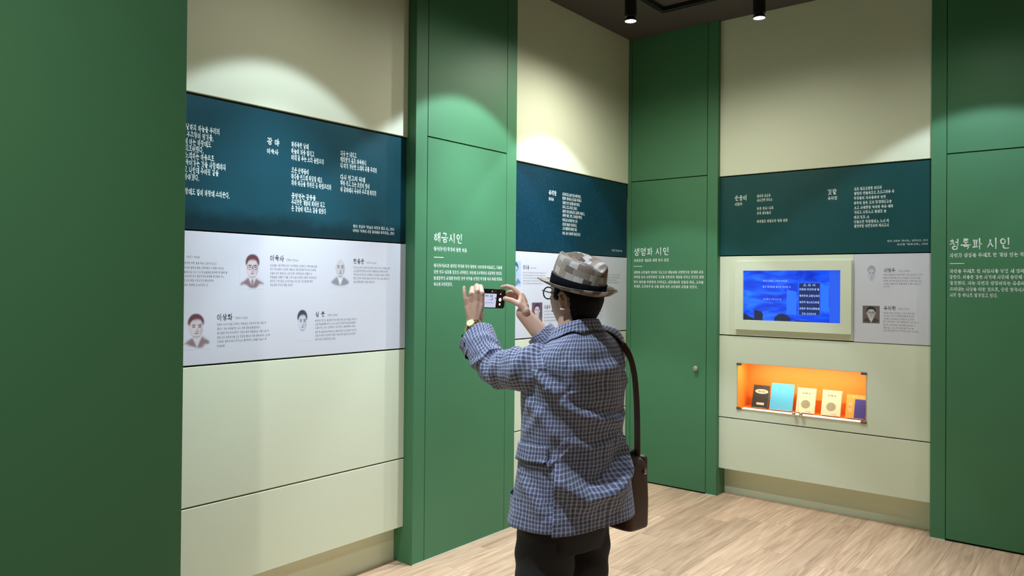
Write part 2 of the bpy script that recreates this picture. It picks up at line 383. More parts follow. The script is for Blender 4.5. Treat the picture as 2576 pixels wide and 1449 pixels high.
# floor with its planks
bm = bmesh.new(); add_box(bm, (XL - 0.5, YF - 0.1, -0.12), (XR + 0.1, YB + 0.6, -0.011))
floor = tag(obj('floor', bm, M['gap']), 'light oak plank floor', kind='structure')
rnd = random.Random(4)
PW, PL_ = 0.178, 1.22
plank_meshes = {}
nrow = 0
x = XL - 0.20
while x < XR - 0.02:
    y = YF - rnd.random() * PL_
    while y < YB + 0.18:
        a, b_ = max(y, YF), min(y + PL_, YB + 0.18)
        if b_ - a > 0.03:
            k = round(b_ - a, 2)
            if k not in plank_meshes:
                bm = bmesh.new(); add_box(bm, (0.0004, 0.0004, -0.010), (PW - 0.0004, k - 0.0004, 0), 0.0009)
                me = bpy.data.meshes.new('plank'); bm.to_mesh(me); bm.free(); me.materials.append(M['plank']); plank_meshes[k] = me
            o = bpy.data.objects.new('plank', plank_meshes[k]); C.objects.link(o); o.parent = floor; o.location = (x, a, 0)
        y += PL_
    x += PW; nrow += 1

bm = bmesh.new(); add_box(bm, (XL - 0.5, YF - 0.1, ZC), (XR + 0.1, YB + 0.6, ZC + 0.15))
tag(obj('ceiling', bm, M['ceiling']), 'dark charcoal ceiling', kind='structure')

# niche opening in the back wall
NS0, NS1, NZ0, NZ1, ND = -2.275, -1.370, 0.675, 1.0175, 0.225
bm = bmesh.new(); pbox(bm, 'L', YF, YB + 0.5, PLI['L'] - 0.2, PLI['L'], 0, ZC)
wall_left = tag(obj('wall_left', bm, M['cream']), 'cream panelled wall with recessed plinth, left of the corner', kind='structure')
bm = bmesh.new()
for s0, s1, z0, z1 in ((XL - 0.153, XR, 0, NZ0 - 0.012), (XL - 0.153, XR, NZ1 + 0.012, ZC), (XL - 0.153, NS0 - 0.012, NZ0 - 0.012, NZ1 + 0.012), (NS1 + 0.012, XR, NZ0 - 0.012, NZ1 + 0.012)):
    pbox(bm, 'R', s0, s1, PLI['R'] - 0.2, PLI['R'], z0, z1)
wall_back = tag(obj('wall_back', bm, M['cream']), 'cream panelled wall with recessed plinth, right of the corner', kind='structure')
bm = bmesh.new(); add_box(bm, (XR, YF, 0), (XR + 0.1, YB + 0.5, ZC))
tag(obj('wall_right', bm, M['wall_far']), 'warm pale wall opposite the poem panels', kind='structure')
bm = bmesh.new(); add_box(bm, (XL - 0.4, YF - 0.1, 0), (XR, YF, ZC))
tag(obj('wall_front', bm, M['wall_far']), 'warm pale wall behind the photographer', kind='structure')

# heights shared by every bay
ZT, ZW, ZB, ZS, ZP = 2.4306, 1.8254, 1.2232, 0.598, 0.2085
G = 0.004
def bay(pl, s0, s1, parent, lower=True):
    o0, o1 = PLI[pl], BAY[pl]
    slab('upper_panel', pl, s0, s1, o0, o1 + 0.010, ZT + G, ZC, M['cream'], parent)
    if lower:
        slab('middle_panel', pl, s0, s1, o0, o1, ZS + G, ZB - G, M['cream'], parent)
    slab('lower_panel', pl, s0, s1, o0, o1, ZP, ZS - G, M['cream'], parent)
B1A, B1B = 1.15, 2.9896
B2A, B2B = 3.9045, YB - 0.002
B3A, B3B = -2.4207, -0.9744
bay('L', B1A, B1B, wall_left)
bay('L', B2A, B2B, wall_left)
bay('R', B3A, B3B, wall_back, lower=False)
# panel round the niche, with a real opening
bm = bmesh.new()
o0, o1 = PLI['R'], BAY['R']
for s0, s1, z0, z1 in ((B3A, B3B, ZS + G, NZ0), (B3A, B3B, NZ1, ZB - G), (B3A, NS0, NZ0, NZ1), (NS1, B3B, NZ0, NZ1)):
    pbox(bm, 'R', s0, s1, o0, o1, z0, z1)
bmesh.ops.remove_doubles(bm, verts=bm.verts, dist=1e-5)
obj('niche_panel', bm, M['cream'], wall_back)
slab('screen_panel', 'R', B3A, -1.4516, o0, o1, ZB + G, ZW - G, M['cream'], wall_back)

# green units
def unit(name, label, pl, s0, s1, g0, g1, door, gap_floor, knob=None):
    root = tag(empty(name, wp(pl, (s0 + s1) / 2, 0, 0)), label, 'cabinet')
    w = 0.0035
    slab('carcass', pl, s0, s1, PLI[pl], -0.022, 0, ZC, M['green'], root, 0.001)
    slab('stile', pl, s0, g0 - w, -0.0225, 0, 0, ZC, M['green'], root, 0.0015)
    slab('stile', pl, g1 + w, s1, -0.0225, 0, 0, ZC, M['green'], root, 0.0015)
    d = slab('door', pl, g0, g1, -0.018, 0, gap_floor, door - w, M['green'], root, 0.0012)
    slab('upper_panel', pl, g0, g1, -0.018, 0, door + w, ZC, M['green'], root, 0.0012)
    if gap_floor > 0.003:
        slab('gap_shade', pl, g0 - w, g1 + w, -0.0226, -0.016, 0, gap_floor - 0.001, M['gap'], root, 0)  # near-black strip laid in as the shade of the gap under the door
    if knob:
        bm = bmesh.new()
        mtx = Matrix.Translation(wp(pl, knob[0], 0, knob[1])) @ (Matrix.Rotation(PI / 2, 4, 'X') if pl == 'R' else Matrix.Rotation(PI / 2, 4, 'Y'))
        add_lathe(bm, [(0.009, -0.001), (0.009, 0.012), (0.017, 0.017), (0.019, 0.022), (0.019, 0.027), (0.016, 0.031), (0.0, 0.032)][:-1], 24, mtx)
        obj('knob', bm, M['knob'], d, True)
    # pale bead of sealant where the unit meets the floor
    for a_, b_ in ((s0, s1),) if gap_floor <= 0.003 else ((s0, g0 - w), (g1 + w, s1)):
        slab('sealant_bead', pl, a_, b_, 0.0002, 0.004, 0, 0.005, M['sealant'], root, 0)
    return root, d
UN = {}
UN['C1'] = unit('tall_cabinet', 'tall green cabinet between the two left wall bays, headed with four white characters', 'L', B1B, B2A, 3.0859, 3.8013, 2.4468, 0.002)
UN['C2'] = unit('tall_cabinet', 'tall green cabinet in the room corner with a small round door knob', 'R', XL + BAY['L'] + 0.002, B3A, -3.1702, -2.5085, 2.4468, 0.011, (-2.5823, 0.9593))
UN['C3'] = unit('tall_cabinet', 'tall green cabinet at the right edge, beside the white panel with two portraits', 'R', B3B, -0.06, -0.8844, -0.165, 2.4468, 0.012)
for k in ('C1', 'C2', 'C3'): UN[k][0]['group'] = 'green cabinets along the walls'
# the deep green pier nearest the photographer
bm = bmesh.new(); add_box(bm, (XL + PLI['L'], 0.15, 0), (-2.2, B1A, ZC), 0.002)
tag(obj('green_pier', bm, M['green']), 'deep plain green pier at the left edge of the picture', 'pier')

# ------------------------------------------------------------------ lettering
SYL = '가나다라마바사아자하고노도로모보소오조호그는을이의에서와한시인문학작품역사민족생활년대출간발표정신자연언어기교예술서정등단동경유학귀국신문잡지창간활동해방이후저항독립운동교육'
# letters are drawn stroke by stroke: every Hangul syllable is composed from its jamo
JAMO = {
 'ㄱ': [[(.1, .9), (.85, .93), (.8, .5), (.66, .05)]],
 'ㄴ': [[(.15, .98), (.18, .2), (.5, .1), (.95, .16)]],
 'ㄷ': [[(.15, .92), (.88, .94)], [(.17, .92), (.18, .12), (.92, .14)]],
 'ㄹ': [[(.12, .95), (.84, .97), (.8, .62), (.16, .58), (.18, .1), (.9, .12)]],
 'ㅁ': [[(.14, .92), (.2, .08)], [(.14, .92), (.86, .95), (.82, .1)], [(.2, .12), (.82, .14)]],
 'ㅂ': [[(.15, 1), (.18, .08)], [(.85, 1), (.82, .08)], [(.17, .56), (.83, .57)], [(.18, .12), (.82, .12)]],
 'ㅅ': [[(.52, 1), (.4, .5), (.02, .02)], [(.46, .62), (.7, .3), (.98, .06)]],
 'ㅇ': [[(.5, .98), (.2, .82), (.1, .5), (.22, .15), (.5, .02), (.8, .15), (.9, .5), (.78, .84), (.5, .98)]],
 'ㅈ': [[(.06, .92), (.9, .95), (.5, .5), (.02, .05)], [(.5, .52), (.74, .28), (.98, .06)]],
 'ㅊ': [[(.42, 1.05), (.58, .92)], [(.08, .76), (.86, .8), (.5, .45), (.02, .05)], [(.5, .48), (.72, .25), (.98, .06)]],
 'ㅋ': [[(.1, .9), (.85, .93), (.8, .5), (.66, .05)], [(.12, .52), (.8, .54)]],
 'ㅌ': [[(.15, .95), (.88, .96)], [(.17, .54), (.82, .55)], [(.17, .95), (.18, .1), (.92, .12)]],
 'ㅍ': [[(.06, .92), (.95, .95)], [(.3, .9), (.36, .14)], [(.7, .93), (.66, .14)], [(.0, .08), (1, .12)]],
 'ㅎ': [[(.5, 1), (.62, .9)], [(.12, .74), (.9, .78)], [(.5, .6), (.22, .45), (.2, .2), (.5, .04), (.78, .2), (.76, .45), (.5, .6)]],
 'ㅏ': [[(.3, 1.05), (.32, -.05)], [(.32, .5), (.85, .48)]],
 'ㅐ': [[(.18, .95), (.2, .04)], [(.2, .5), (.72, .53)], [(.72, 1.05), (.75, -.05)]],
 'ㅑ': [[(.3, 1.05), (.32, -.05)], [(.32, .66), (.85, .66)], [(.32, .36), (.85, .36)]],
 'ㅓ': [[(.1, .52), (.62, .55)], [(.62, 1.05), (.64, -.05)]],
 'ㅔ': [[(.0, .52), (.36, .54)], [(.38, .95), (.38, .04)], [(.78, 1.05), (.8, -.05)]],
 'ㅕ': [[(.1, .72), (.62, .74)], [(.1, .4), (.62, .43)], [(.62, 1.08), (.64, -.05)]],
 'ㅖ': [[(.0, .7), (.36, .7)], [(.0, .4), (.36, .4)], [(.38, .95), (.38, .04)], [(.78, 1.05), (.8, -.05)]],
 'ㅣ': [[(.45, 1.05), (.5, .6), (.48, -.05)]],
 'ㅗ': [[(.5, 1), (.5, .25)], [(.0, .2), (.5, .26), (1, .2)]],
 'ㅛ': [[(.34, 1), (.34, .25)], [(.66, 1), (.66, .25)], [(.0, .2), (1, .2)]],
 'ㅜ': [[(.0, .75), (.5, .8), (1, .75)], [(.5, .76), (.5, .0)]],
 'ㅠ': [[(.0, .75), (1, .75)], [(.34, .76), (.32, .0)], [(.66, .76), (.66, .0)]],
 'ㅡ': [[(.0, .5), (.5, .56), (1, .5)]],
}
INI = 'ㄱㄲㄴㄷㄸㄹㅁㅂㅃㅅㅆㅇㅈㅉㅊㅋㅌㅍㅎ'
MED = 'ㅏㅐㅑㅒㅓㅔㅕㅖㅗㅘㅙㅚㅛㅜㅝㅞㅟㅠㅡㅢㅣ'
FIN = ['', 'ㄱ', 'ㄲ', 'ㄱㅅ', 'ㄴ', 'ㄴㅈ', 'ㄴㅎ', 'ㄷ', 'ㄹ', 'ㄹㄱ', 'ㄹㅁ', 'ㄹㅂ', 'ㄹㅅ', 'ㄹㅌ', 'ㄹㅍ', 'ㄹㅎ', 'ㅁ', 'ㅂ', 'ㅂㅅ', 'ㅅ', 'ㅆ', 'ㅇ', 'ㅈ', 'ㅊ', 'ㅋ', 'ㅌ', 'ㅍ', 'ㅎ']
TWIN = {'ㄲ': 'ㄱㄱ', 'ㄸ': 'ㄷㄷ', 'ㅃ': 'ㅂㅂ', 'ㅆ': 'ㅅㅅ', 'ㅉ': 'ㅈㅈ'}
MIX = {'ㅘ': 'ㅗㅏ', 'ㅙ': 'ㅗㅐ', 'ㅚ': 'ㅗㅣ', 'ㅝ': 'ㅜㅓ', 'ㅞ': 'ㅜㅔ', 'ㅟ': 'ㅜㅣ', 'ㅢ': 'ㅡㅣ', 'ㅒ': 'ㅑㅣ'}
SIGN = {  # (advance, strokes)
 '0': (.58, [[(.28, .95), (.08, .7), (.08, .25), (.28, .02), (.48, .25), (.48, .7), (.28, .95)]]), '1': (.5, [[(.12, .75), (.28, .95), (.28, .0)]]),
 '2': (.58, [[(.08, .75), (.28, .95), (.46, .72), (.08, .02), (.5, .02)]]), '3': (.58, [[(.08, .92), (.46, .9), (.24, .55), (.48, .3), (.28, .02), (.06, .12)]]),
 '4': (.58, [[(.4, .0), (.4, .95), (.06, .28), (.52, .28)]]), '5': (.58, [[(.46, .94), (.12, .94), (.1, .55), (.4, .55), (.48, .25), (.28, .02), (.06, .1)]]),
 '6': (.58, [[(.42, .94), (.14, .6), (.08, .25), (.28, .02), (.48, .28), (.28, .52), (.1, .36)]]), '7': (.58, [[(.06, .94), (.5, .94), (.22, .0)]]),
 '8': (.58, [[(.28, .52), (.1, .74), (.28, .95), (.46, .74), (.1, .26), (.28, .02), (.46, .26), (.28, .52)]]), '9': (.58, [[(.46, .6), (.28, .46), (.1, .7), (.28, .95), (.46, .7), (.4, .3), (.2, .0)]]),
 '-': (.4, [[(.06, .45), (.34, .45)]]), '.': (.25, [[(.1, .08), (.16, .0)]]), ',': (.25, [[(.14, .1), (.06, -.1)]]), ':': (.25, [[(.1, .62), (.14, .55)], [(.1, .1), (.14, .03)]]), '!': (.3, [[(.15, .95), (.15, .3)], [(.15, .08), (.17, .0)]]),
 '(': (.34, [[(.28, 1.0), (.12, .7), (.12, .25), (.28, -.05)]]), ')': (.34, [[(.06, 1.0), (.22, .7), (.22, .25), (.06, -.05)]]),
 '\u300e': (.4, [[(.36, 1.0), (.2, 1.0), (.2, .5)]]), '\u300f': (.4, [[(.05, .0), (.2, .0), (.2, .5)]]),
}
def syllable(ch):
    """strokes of one character in a unit cell"""
    if ch in SIGN: return SIGN[ch]
    n = ord(ch) - 0xac00
    i, m, f = INI[n // 588], MED[(n % 588) // 28], FIN[n % 28]
    out = []
    def put(j, x0, x1, y0, y1):
        j = TWIN.get(j, j)
        for k, c in enumerate(j):
            a = x0 + (x1 - x0) * k / len(j); b_ = x0 + (x1 - x0) * (k + (0.92 if len(j) > 1 else 1)) / len(j)
            for st in JAMO[c]: out.append([(a + (b_ - a) * p, y0 + (y1 - y0) * q) for p, q in st])
    if m in MIX:
        mh, mv = MIX[m]
        if mh == 'ㅑ': put(i, .04, .5, .42 if f else .12, .9); put('ㅑ', .5, .8, .36 if f else 0, 1); put('ㅣ', .78, 1, .36 if f else 0, 1)
        elif f: put(i, .06, .54, .6, .98); put(mh, .0, .64, .36, .6); put(mv, .62, 1, .34, 1)
        else: put(i, .06, .56, .48, .95); put(mh, .0, .66, .08, .46); put(mv, .64, 1, 0, 1)
    elif m in 'ㅗㅛㅜㅠㅡ':
        if f: put(i, .2, .8, .64, 1); put(m, 0, 1, .34, .64)
        else: put(i, .16, .84, .5, .98); put(m, 0, 1, .02, .48)
    elif f: put(i, .04, .54, .42, .95); put(m, .54, 1, .36, 1)
    else: put(i, .04, .58, .12, .9); put(m, .58, 1, 0, 1)
    if f: put(f, .22, .86, -.03, .32)
    return 1.0, out
SHAPES = {}
def text_shape(txt, weight, brush=False):
    key = (txt, weight, brush)
    if key in SHAPES: return SHAPES[key]
    V, F, x = [], [], 0.0
    for ch in txt:
        if ch == ' ': x += 0.34; continue
        adv, strokes = syllable(ch)
        for st in strokes:
            P2 = [Vector(p) for p in st]
            if brush:
                Q = []
                for i in range(len(P2) - 1): Q += [P2[i].lerp(P2[i + 1], t / 4) for t in range(4)]
                P2 = Q + [P2[-1]]
                for _ in range(2): P2 = [P2[0]] + [(P2[i - 1] + P2[i] * 2 + P2[i + 1]) / 4 for i in range(1, len(P2) - 1)] + [P2[-1]]
            b = len(V); m = len(P2)
            for i, p in enumerate(P2):
                d = P2[min(i + 1, m - 1)] - P2[max(i - 1, 0)]
                d = d.normalized() if d.length > 1e-6 else Vector((1, 0))
                t = i / (m - 1)
                r = 0.056 * (1.28 - 0.62 * t) if brush else 0.042 + weight
                e = Vector((0, 0)) if 0 < i < m - 1 or brush else d * r * (1 if i else -1)
                nn = Vector((-d.y, d.x)) * r
                V.append((x + (p + e + nn).x * 0.9, (p + e + nn).y * 0.86)); V.append((x + (p + e - nn).x * 0.9, (p + e - nn).y * 0.86))
            F += [(b + 2 * i, b + 2 * i + 1, b + 2 * i + 3, b + 2 * i + 2) for i in range(m - 1)]
        x += adv
    SHAPES[key] = (np.array(V), F)
    return SHAPES[key]

def filler(n, rnd_):
    s = ''; k = 0; run = rnd_.randint(2, 4)
    while len(s) < n:
        s += rnd_.choice(SYL); k += 1
        if k >= run and len(s) < n - 1: s += ' '; k = 0; run = rnd_.randint(2, 5)
    return s

def text_block(name, pl, lines, em, out, mat, parent, weight=0.012, seed=0, fillk=0.62, brush=False):
    """lines: (text, s, z centre, width): flat vinyl lettering a hair proud of the surface"""
    rr = random.Random(seed)
    dz = [lines[i][2] - lines[i + 1][2] for i in range(len(lines) - 1)]
    for i in range(1, len(dz) + 1):
        if len(dz) > 1 and dz[i - 1] > 1.4 * min(dz):
            text_block(name, pl, lines[:i], em, out, mat, parent, weight, seed, fillk, brush)
            return text_block(name, pl, lines[i:], em, out, mat, parent, weight, seed + 100, fillk, brush)
    V, F = [], []
    for txt, s, z, w in lines:
        if txt is None: txt = filler(max(3, int(w / (em * fillk))), rr)
        v, f = text_shape(txt, weight, brush)
        if len(v) == 0: continue
        x0, x1 = v[:, 0].min(), v[:, 0].max()
        b = len(V)
        for q in v:
            V.append(wp(pl, s + (q[0] - x0) / (x1 - x0) * w, out, z + (q[1] - 0.43) * em))
        F += [tuple(i + b for i in p) for p in f]
    off = Vector(root_loc(parent))
    return link_mesh(name, mesh_from(name, [q - off for q in V], F), mat, parent)

# ------------------------------------------------------------------ printed panels
def board(name, label, cat, group, pl, s0, s1, z0, z1, mat, proud=0.0):
    root = tag(empty(name, wp(pl, (s0 + s1) / 2, BAY[pl], z0)), label, cat, group)
    slab('panel', pl, s0, s1, PLI[pl] + 0.001, BAY[pl] + proud, z0, z1, mat, root, 0.001)
    return root
PG, WG = 'teal poem panels', 'white portrait panels'
BD = {}
BD['P1'] = board('poem_panel', 'teal poem panel left of the tall green cabinet, two poems, dark hills along its foot', 'panel', PG, 'L', B1A, B1B, ZW + G, ZT - G, M['teal1'])
BD['P2'] = board('poem_panel', 'teal poem panel above the hat, one ten-line poem on a speckled night sky', 'panel', PG, 'L', B2A, B2B, ZW + G, ZT - G, M['teal2'])
BD['P3'] = board('poem_panel', 'teal poem panel above the blue screen, two poems', 'panel', PG, 'R', B3A, B3B, ZW + G, ZT - G, M['teal3'])
BD['W1'] = board('portrait_panel', 'white panel with four watercolour portraits in full view, nearest the green pier', 'panel', WG, 'L', B1A, B1B, ZB + G, ZW - G, M['white_board'], 0.002)
BD['W2'] = board('portrait_panel', 'white panel with small portraits, mostly hidden behind the hat', 'panel', WG, 'L', B2A, B2B, ZB + G, ZW - G, M['white_board'], 0.002)
BD['W3'] = board('portrait_panel', 'narrow white panel with two portraits right of the blue screen', 'panel', WG, 'R', -1.4496, B3B, ZB + G - 0.004, ZW - G, M['white_board'], 0.003)
PLANE = {'P1': 'L', 'P2': 'L', 'P3': 'R', 'W1': 'L', 'W2': 'L', 'W3': 'R', 'C1': 'L', 'C2': 'R', 'C3': 'R'}
# the start of the first poem and its poet, behind the pier's edge
TEXT.append(('P1', 'title_lettering', 0.0344, [('서 시', 1.5005, 2.2776, 0.069)]))
TEXT.append(('P1', 'poet_name', 0.0267, [('윤동주', 1.5005, 2.23, 0.0636)]))
TEXT.append(('W1', 'poet_name', 0.0297, [('윤동주', 1.585, 1.715, 0.072)]))

LEVEL = {'P1': BAY['L'], 'P2': BAY['L'], 'P3': BAY['R'], 'W1': BAY['L'] + 0.002, 'W2': BAY['L'] + 0.002, 'W3': BAY['R'] + 0.003, 'C1': 0, 'C2': 0, 'C3': 0}
for i, (key, name, em, lines) in enumerate(TEXT):
    par = UN[key][1] if key[0] == 'C' else BD[key]
    out = LEVEL[key] + 0.0003
    mat = M['ink_grey'] if key[0] == 'W' else M['ink_white']
    if key[0] == 'W' and name == 'poet_name': mat = M['ink_dark']
    if name == 'heading_lettering':
        t, s, z, w = lines[0]
        unit_w = w / (len(t.replace(' ', '')) + 0.34 * t.count(' ') - 0.1); x = s
        for word in t.split(' '):
            text_block(name, PLANE[key], [(word, x, z, unit_w * (len(word) - 0.1))], em, out, mat, par, 0.02, brush=True)
            x += unit_w * (len(word) + 0.34)
        continue
    if name == 'biography_text': em *= 0.86
    wt = {'poem_text': 0.028, 'body_text': 0.034, 'subtitle_lettering': 0.03, 'biography_text': 0.0, 'life_dates': 0.01, 'title_lettering': 0.03, 'poet_name': 0.025, 'source_note': 0.01}[name]
    text_block(name, PLANE[key], lines, em, out, mat, par, wt, seed=i)
for key, s0, s1 in (('C1', 3.1417, 3.222), ('C2', -3.1444, -3.0658), ('C3', -0.867, -0.7874)):
    bm = bmesh.new(); pbox(bm, PLANE[key], s0, s1, 0.0002, 0.0009, 1.7488, 1.7532)
    obj('heading_rule', bm, M['ink_white'], UN[key][1])

# ------------------------------------------------------------------ portraits, printed flat
def sig(x, k): return 1 / (1 + np.exp(-np.clip(x * k * 1.8, -40, 40)))
def portrait(pl, s0, s1, z0, z1, out, parent, ink, face, suit, hair=1.0, glasses=False, tie=True, paper=(0.68, 0.68, 0.73), bg=None, turn=0.0, bust=True, seed=0, robe=False):
    nx, ny = 66, 90
    u, v = np.meshgrid(np.linspace(-1, 1, nx), np.linspace(-1.3, 1.3, ny))
    rs = np.random.RandomState(seed)
    wob = np.zeros_like(u)
    for _ in range(10):
        a, b_, c = rs.uniform(-7, 7, 3); wob += np.sin(a * u + b_ * v + c) / 10
    col = np.ones(u.shape + (3,)) * np.array(bg if bg is not None else paper)
    def put(mask, c, k=1.0):
        nonlocal col
        m = np.clip(mask * k, 0, 1)[..., None]
        col = col * (1 - m) + np.array(c) * m
    E = lambda cx, cy, rx, ry: 1 - np.sqrt(((u - cx) / rx) ** 2 + ((v - cy) / ry) ** 2)
    if bust:
        sh = np.minimum(-0.38 - v - 0.55 * np.abs(u - turn * 0.3) ** 1.5, v + 1.25 - 0.3 * np.abs(u) + 0.15 * wob)
        put(sig(sh + 0.12 * wob, 14), suit, 0.9)
        col_ = np.minimum(0.24 - np.abs(u - turn * 0.2) * 1.0 + (v + 0.62) * 0.42, -0.3 - v)
        put(sig(col_, 22), (paper if not robe else (0.8, 0.8, 0.8)), 0.9)
        if tie: put(sig(np.minimum(0.075 - np.abs(u - turn * 0.2), np.minimum(-0.55 - v, v + 1.2)), 26), ink, 0.8)
    put(sig(np.minimum(0.2 - np.abs(u - turn * 0.15), np.minimum(0.2 - v, v + 0.62)), 20), face, 0.9)
    if hair > 0: put(sig(E(0, 0.58, 0.55, 0.6) + 0.04 * wob, 16) * sig(v - 0.28 - 0.2 * np.abs(u), 14), ink, hair)
    fm = sig(E(turn * 0.06, 0.2, 0.45, 0.68), 16)
    if hair > 0: fm = fm * sig(0.68 + 0.08 * np.cos(3 * u) - v + turn * u * 0.2, 14)
    put(fm, face, 0.95)
    put(np.exp(-(E(turn * 0.06, 0.2, 0.45, 0.68) / 0.045) ** 2) * sig(0.35 - v, 10), ink, 0.35)
    put(sig(E(0.36 + turn * .05, 0.1, 0.16, 0.5), 9) * fm, ink, 0.22)
    for sx in (-1, 1):
        ex = sx * 0.2 + turn * 0.12
        put(sig(E(sx * 0.47, 0.18, 0.07, 0.16), 14), face, 0.8)
        put(sig(E(ex, 0.38, 0.14, 0.05), 10), ink, 0.75)
        put(sig(E(ex, 0.25, 0.1, 0.055), 10), ink, 0.8)
        if glasses:
            rr = np.sqrt(((u - ex) / 0.19) ** 2 + ((v - 0.24) / 0.16) ** 2)
            put(np.exp(-((rr - 1) / 0.13) ** 2), ink, 0.95)
    put(sig(E(0.05 + turn * 0.14, 0.04, 0.05, 0.2), 8), ink, 0.3)
    put(sig(E(turn * 0.14, -0.06, 0.11, 0.05), 9), ink, 0.35)
    put(sig(E(turn * 0.12, -0.2, 0.16, 0.05), 10), ink, 0.65)
    put(sig(E(turn * 0.1, -0.42, 0.25, 0.06), 8), ink, 0.25)
    if bg is None:
        ed = np.clip(np.minimum(np.minimum(1 - np.abs(u), 1.3 - np.abs(v)) * 6, 1), 0, 1)[..., None]
        col = col * ed + np.array(paper) * (1 - ed)
    off = Vector(root_loc(parent))
    V = [wp(pl, s0 + (a + 1) / 2 * (s1 - s0), out, z0 + (b_ + 1.3) / 2.6 * (z1 - z0)) - off for a, b_ in zip(u.ravel(), v.ravel())]
    F = [(j * nx + i, j * nx + i + 1, (j + 1) * nx + i + 1, (j + 1) * nx + i) for j in range(ny - 1) for i in range(nx - 1)]
    me = mesh_from('portrait', V, F)
    at = me.color_attributes.new('Col', 'FLOAT_COLOR', 'POINT')
    at.data.foreach_set('color', np.concatenate([col.reshape(-1, 3), np.ones((nx * ny, 1))], 1).ravel().astype(np.float32))
    return link_mesh('portrait', me, M['print'], parent)
lin = lambda *c: srgb(*c)[:3]
# paper tone of the portraits follows the board they are printed on
PAP = tuple(M['white_board'].node_tree.nodes['Mix'].inputs[6].default_value[:3])
o_ = LEVEL['W1'] + 0.0002
BR, BRF, SLT, SLF = lin(104, 62, 66), lin(212, 200, 204), lin(66, 72, 92), lin(202, 204, 216)
portrait('L', 1.42, 1.545, 1.562, 1.738, o_, BD['W1'], SLT, SLF, lin(90, 96, 112), seed=1, paper=PAP)
portrait('L', 1.943, 2.077, 1.563, 1.738, o_, BD['W1'], BR, BRF, lin(126, 88, 92), glasses=True, seed=2, paper=PAP)
portrait('L', 2.462, 2.588, 1.573, 1.748, o_, BD['W1'], lin(86, 84, 92), lin(200, 196, 200), lin(128, 134, 142), hair=0.0, tie=False, robe=True, seed=3, paper=PAP)
portrait('L', 1.664, 1.803, 1.297, 1.463, o_, BD['W1'], BR, BRF, lin(130, 96, 98), turn=0.4, tie=False, seed=4, paper=PAP)
portrait('L', 2.238, 2.346, 1.304, 1.468, o_, BD['W1'], lin(62, 66, 84), lin(204, 208, 220), lin(120, 126, 140), turn=0.3, bust=False, seed=5, paper=PAP)
o_ = LEVEL['W2'] + 0.0002
portrait('L', 3.935, 4.052, 1.584, 1.756, o_, BD['W2'], lin(60, 84, 112), lin(190, 208, 226), lin(96, 124, 150), seed=6, paper=PAP, bg=lin(176, 200, 226))
portrait('L', 4.45, 4.56, 1.60, 1.756, o_, BD['W2'], lin(40, 46, 54), lin(208, 208, 214), lin(90, 96, 104), glasses=True, seed=7, paper=PAP)
portrait('L', 4.18, 4.301, 1.33, 1.470, o_, BD['W2'], lin(70, 46, 58), lin(206, 196, 200), lin(130, 110, 116), seed=8, paper=PAP, bg=lin(104, 78, 92))
portrait('L', 4.62, 4.73, 1.30, 1.462, o_, BD['W2'], SLT, SLF, lin(110, 114, 124), seed=11, paper=PAP)
o_ = LEVEL['W3'] + 0.0002
portrait('R', -1.385, -1.291, 1.595, 1.752, o_, BD['W3'], lin(120, 128, 146), lin(200, 204, 214), lin(180, 184, 196), hair=0.6, bust=False, seed=9, paper=PAP)
portrait('R', -1.393, -1.286, 1.354, 1.472, o_, BD['W3'], lin(40, 34, 34), lin(206, 202, 202), lin(70, 62, 62), glasses=True, tie=False, seed=10, paper=PAP, bg=lin(112, 100, 96))

# ------------------------------------------------------------------ blue screen in its cream surround
def rect_ring(bm, pl, outer, inner, o0, o1, bev=0):
    a0, a1, c0, c1 = outer; b0, b1, d0, d1 = inner
    pbox(bm, pl, a0, a1, o0, o1, c0, d0); pbox(bm, pl, a0, a1, o0, o1, d1, c1)
    pbox(bm, pl, a0, b0, o0, o1, d0, d1); pbox(bm, pl, b1, a1, o0, o1, d0, d1)
    bmesh.ops.remove_doubles(bm, verts=bm.verts, dist=1e-5)
tv = tag(empty('wall_screen', wp('R', -1.875, BAY['R'], 1.272)), 'blue glowing wall screen in a cream surround above the lit niche', 'screen')
SC = (-2.2254, -1.533, 1.3455, 1.7125)
bm = bmesh.new(); rect_ring(bm, 'R', (-2.2903, -1.4615, 1.2735, 1.7815), SC, BAY['R'] + 0.0005, BAY['R'] + 0.026)
obj('surround', bm, M['cream'], tv)

def screen_mat():
    m, nt, b = new_mat('screen_picture')
    N, L = nt.nodes, nt.links
    tc = N.new('ShaderNodeTexCoord')
    mp = N.new('ShaderNodeMapping'); mp.inputs['Scale'].default_value = (5, 1, 16)
    L.new(tc.outputs['Object'], mp.inputs[0])
    n1 = N.new('ShaderNodeTexNoise'); n1.inputs['Scale'].default_value = 1.0; n1.inputs['Detail'].default_value = 6; n1.inputs['Distortion'].default_value = 0.9
    L.new(mp.outputs[0], n1.inputs['Vector'])
    cr = N.new('ShaderNodeValToRGB')
    cr.color_ramp.elements[0].position = 0.3; cr.color_ramp.elements[0].color = srgb(8, 40, 190)
    cr.color_ramp.elements[1].position = 0.75; cr.color_ramp.elements[1].color = srgb(50, 140, 255)
    e = cr.color_ramp.elements.new(0.5); e.color = srgb(10, 78, 250)
    L.new(n1.outputs['Fac'], cr.inputs[0])
    b.inputs['Base Color'].default_value = (0.01, 0.01, 0.02, 1)
    L.new(cr.outputs[0], b.inputs['Emission Color']); b.inputs['Emission Strength'].default_value = 1.0
    b.inputs['Roughness'].default_value = 0.2
    return m
bm = bmesh.new(); pbox(bm, 'R', SC[0], SC[1], BAY['R'] + 0.001, BAY['R'] + 0.012, SC[2], SC[3])
scr = obj('display', bm, screen_mat(), tv)
so = BAY['R'] + 0.0126
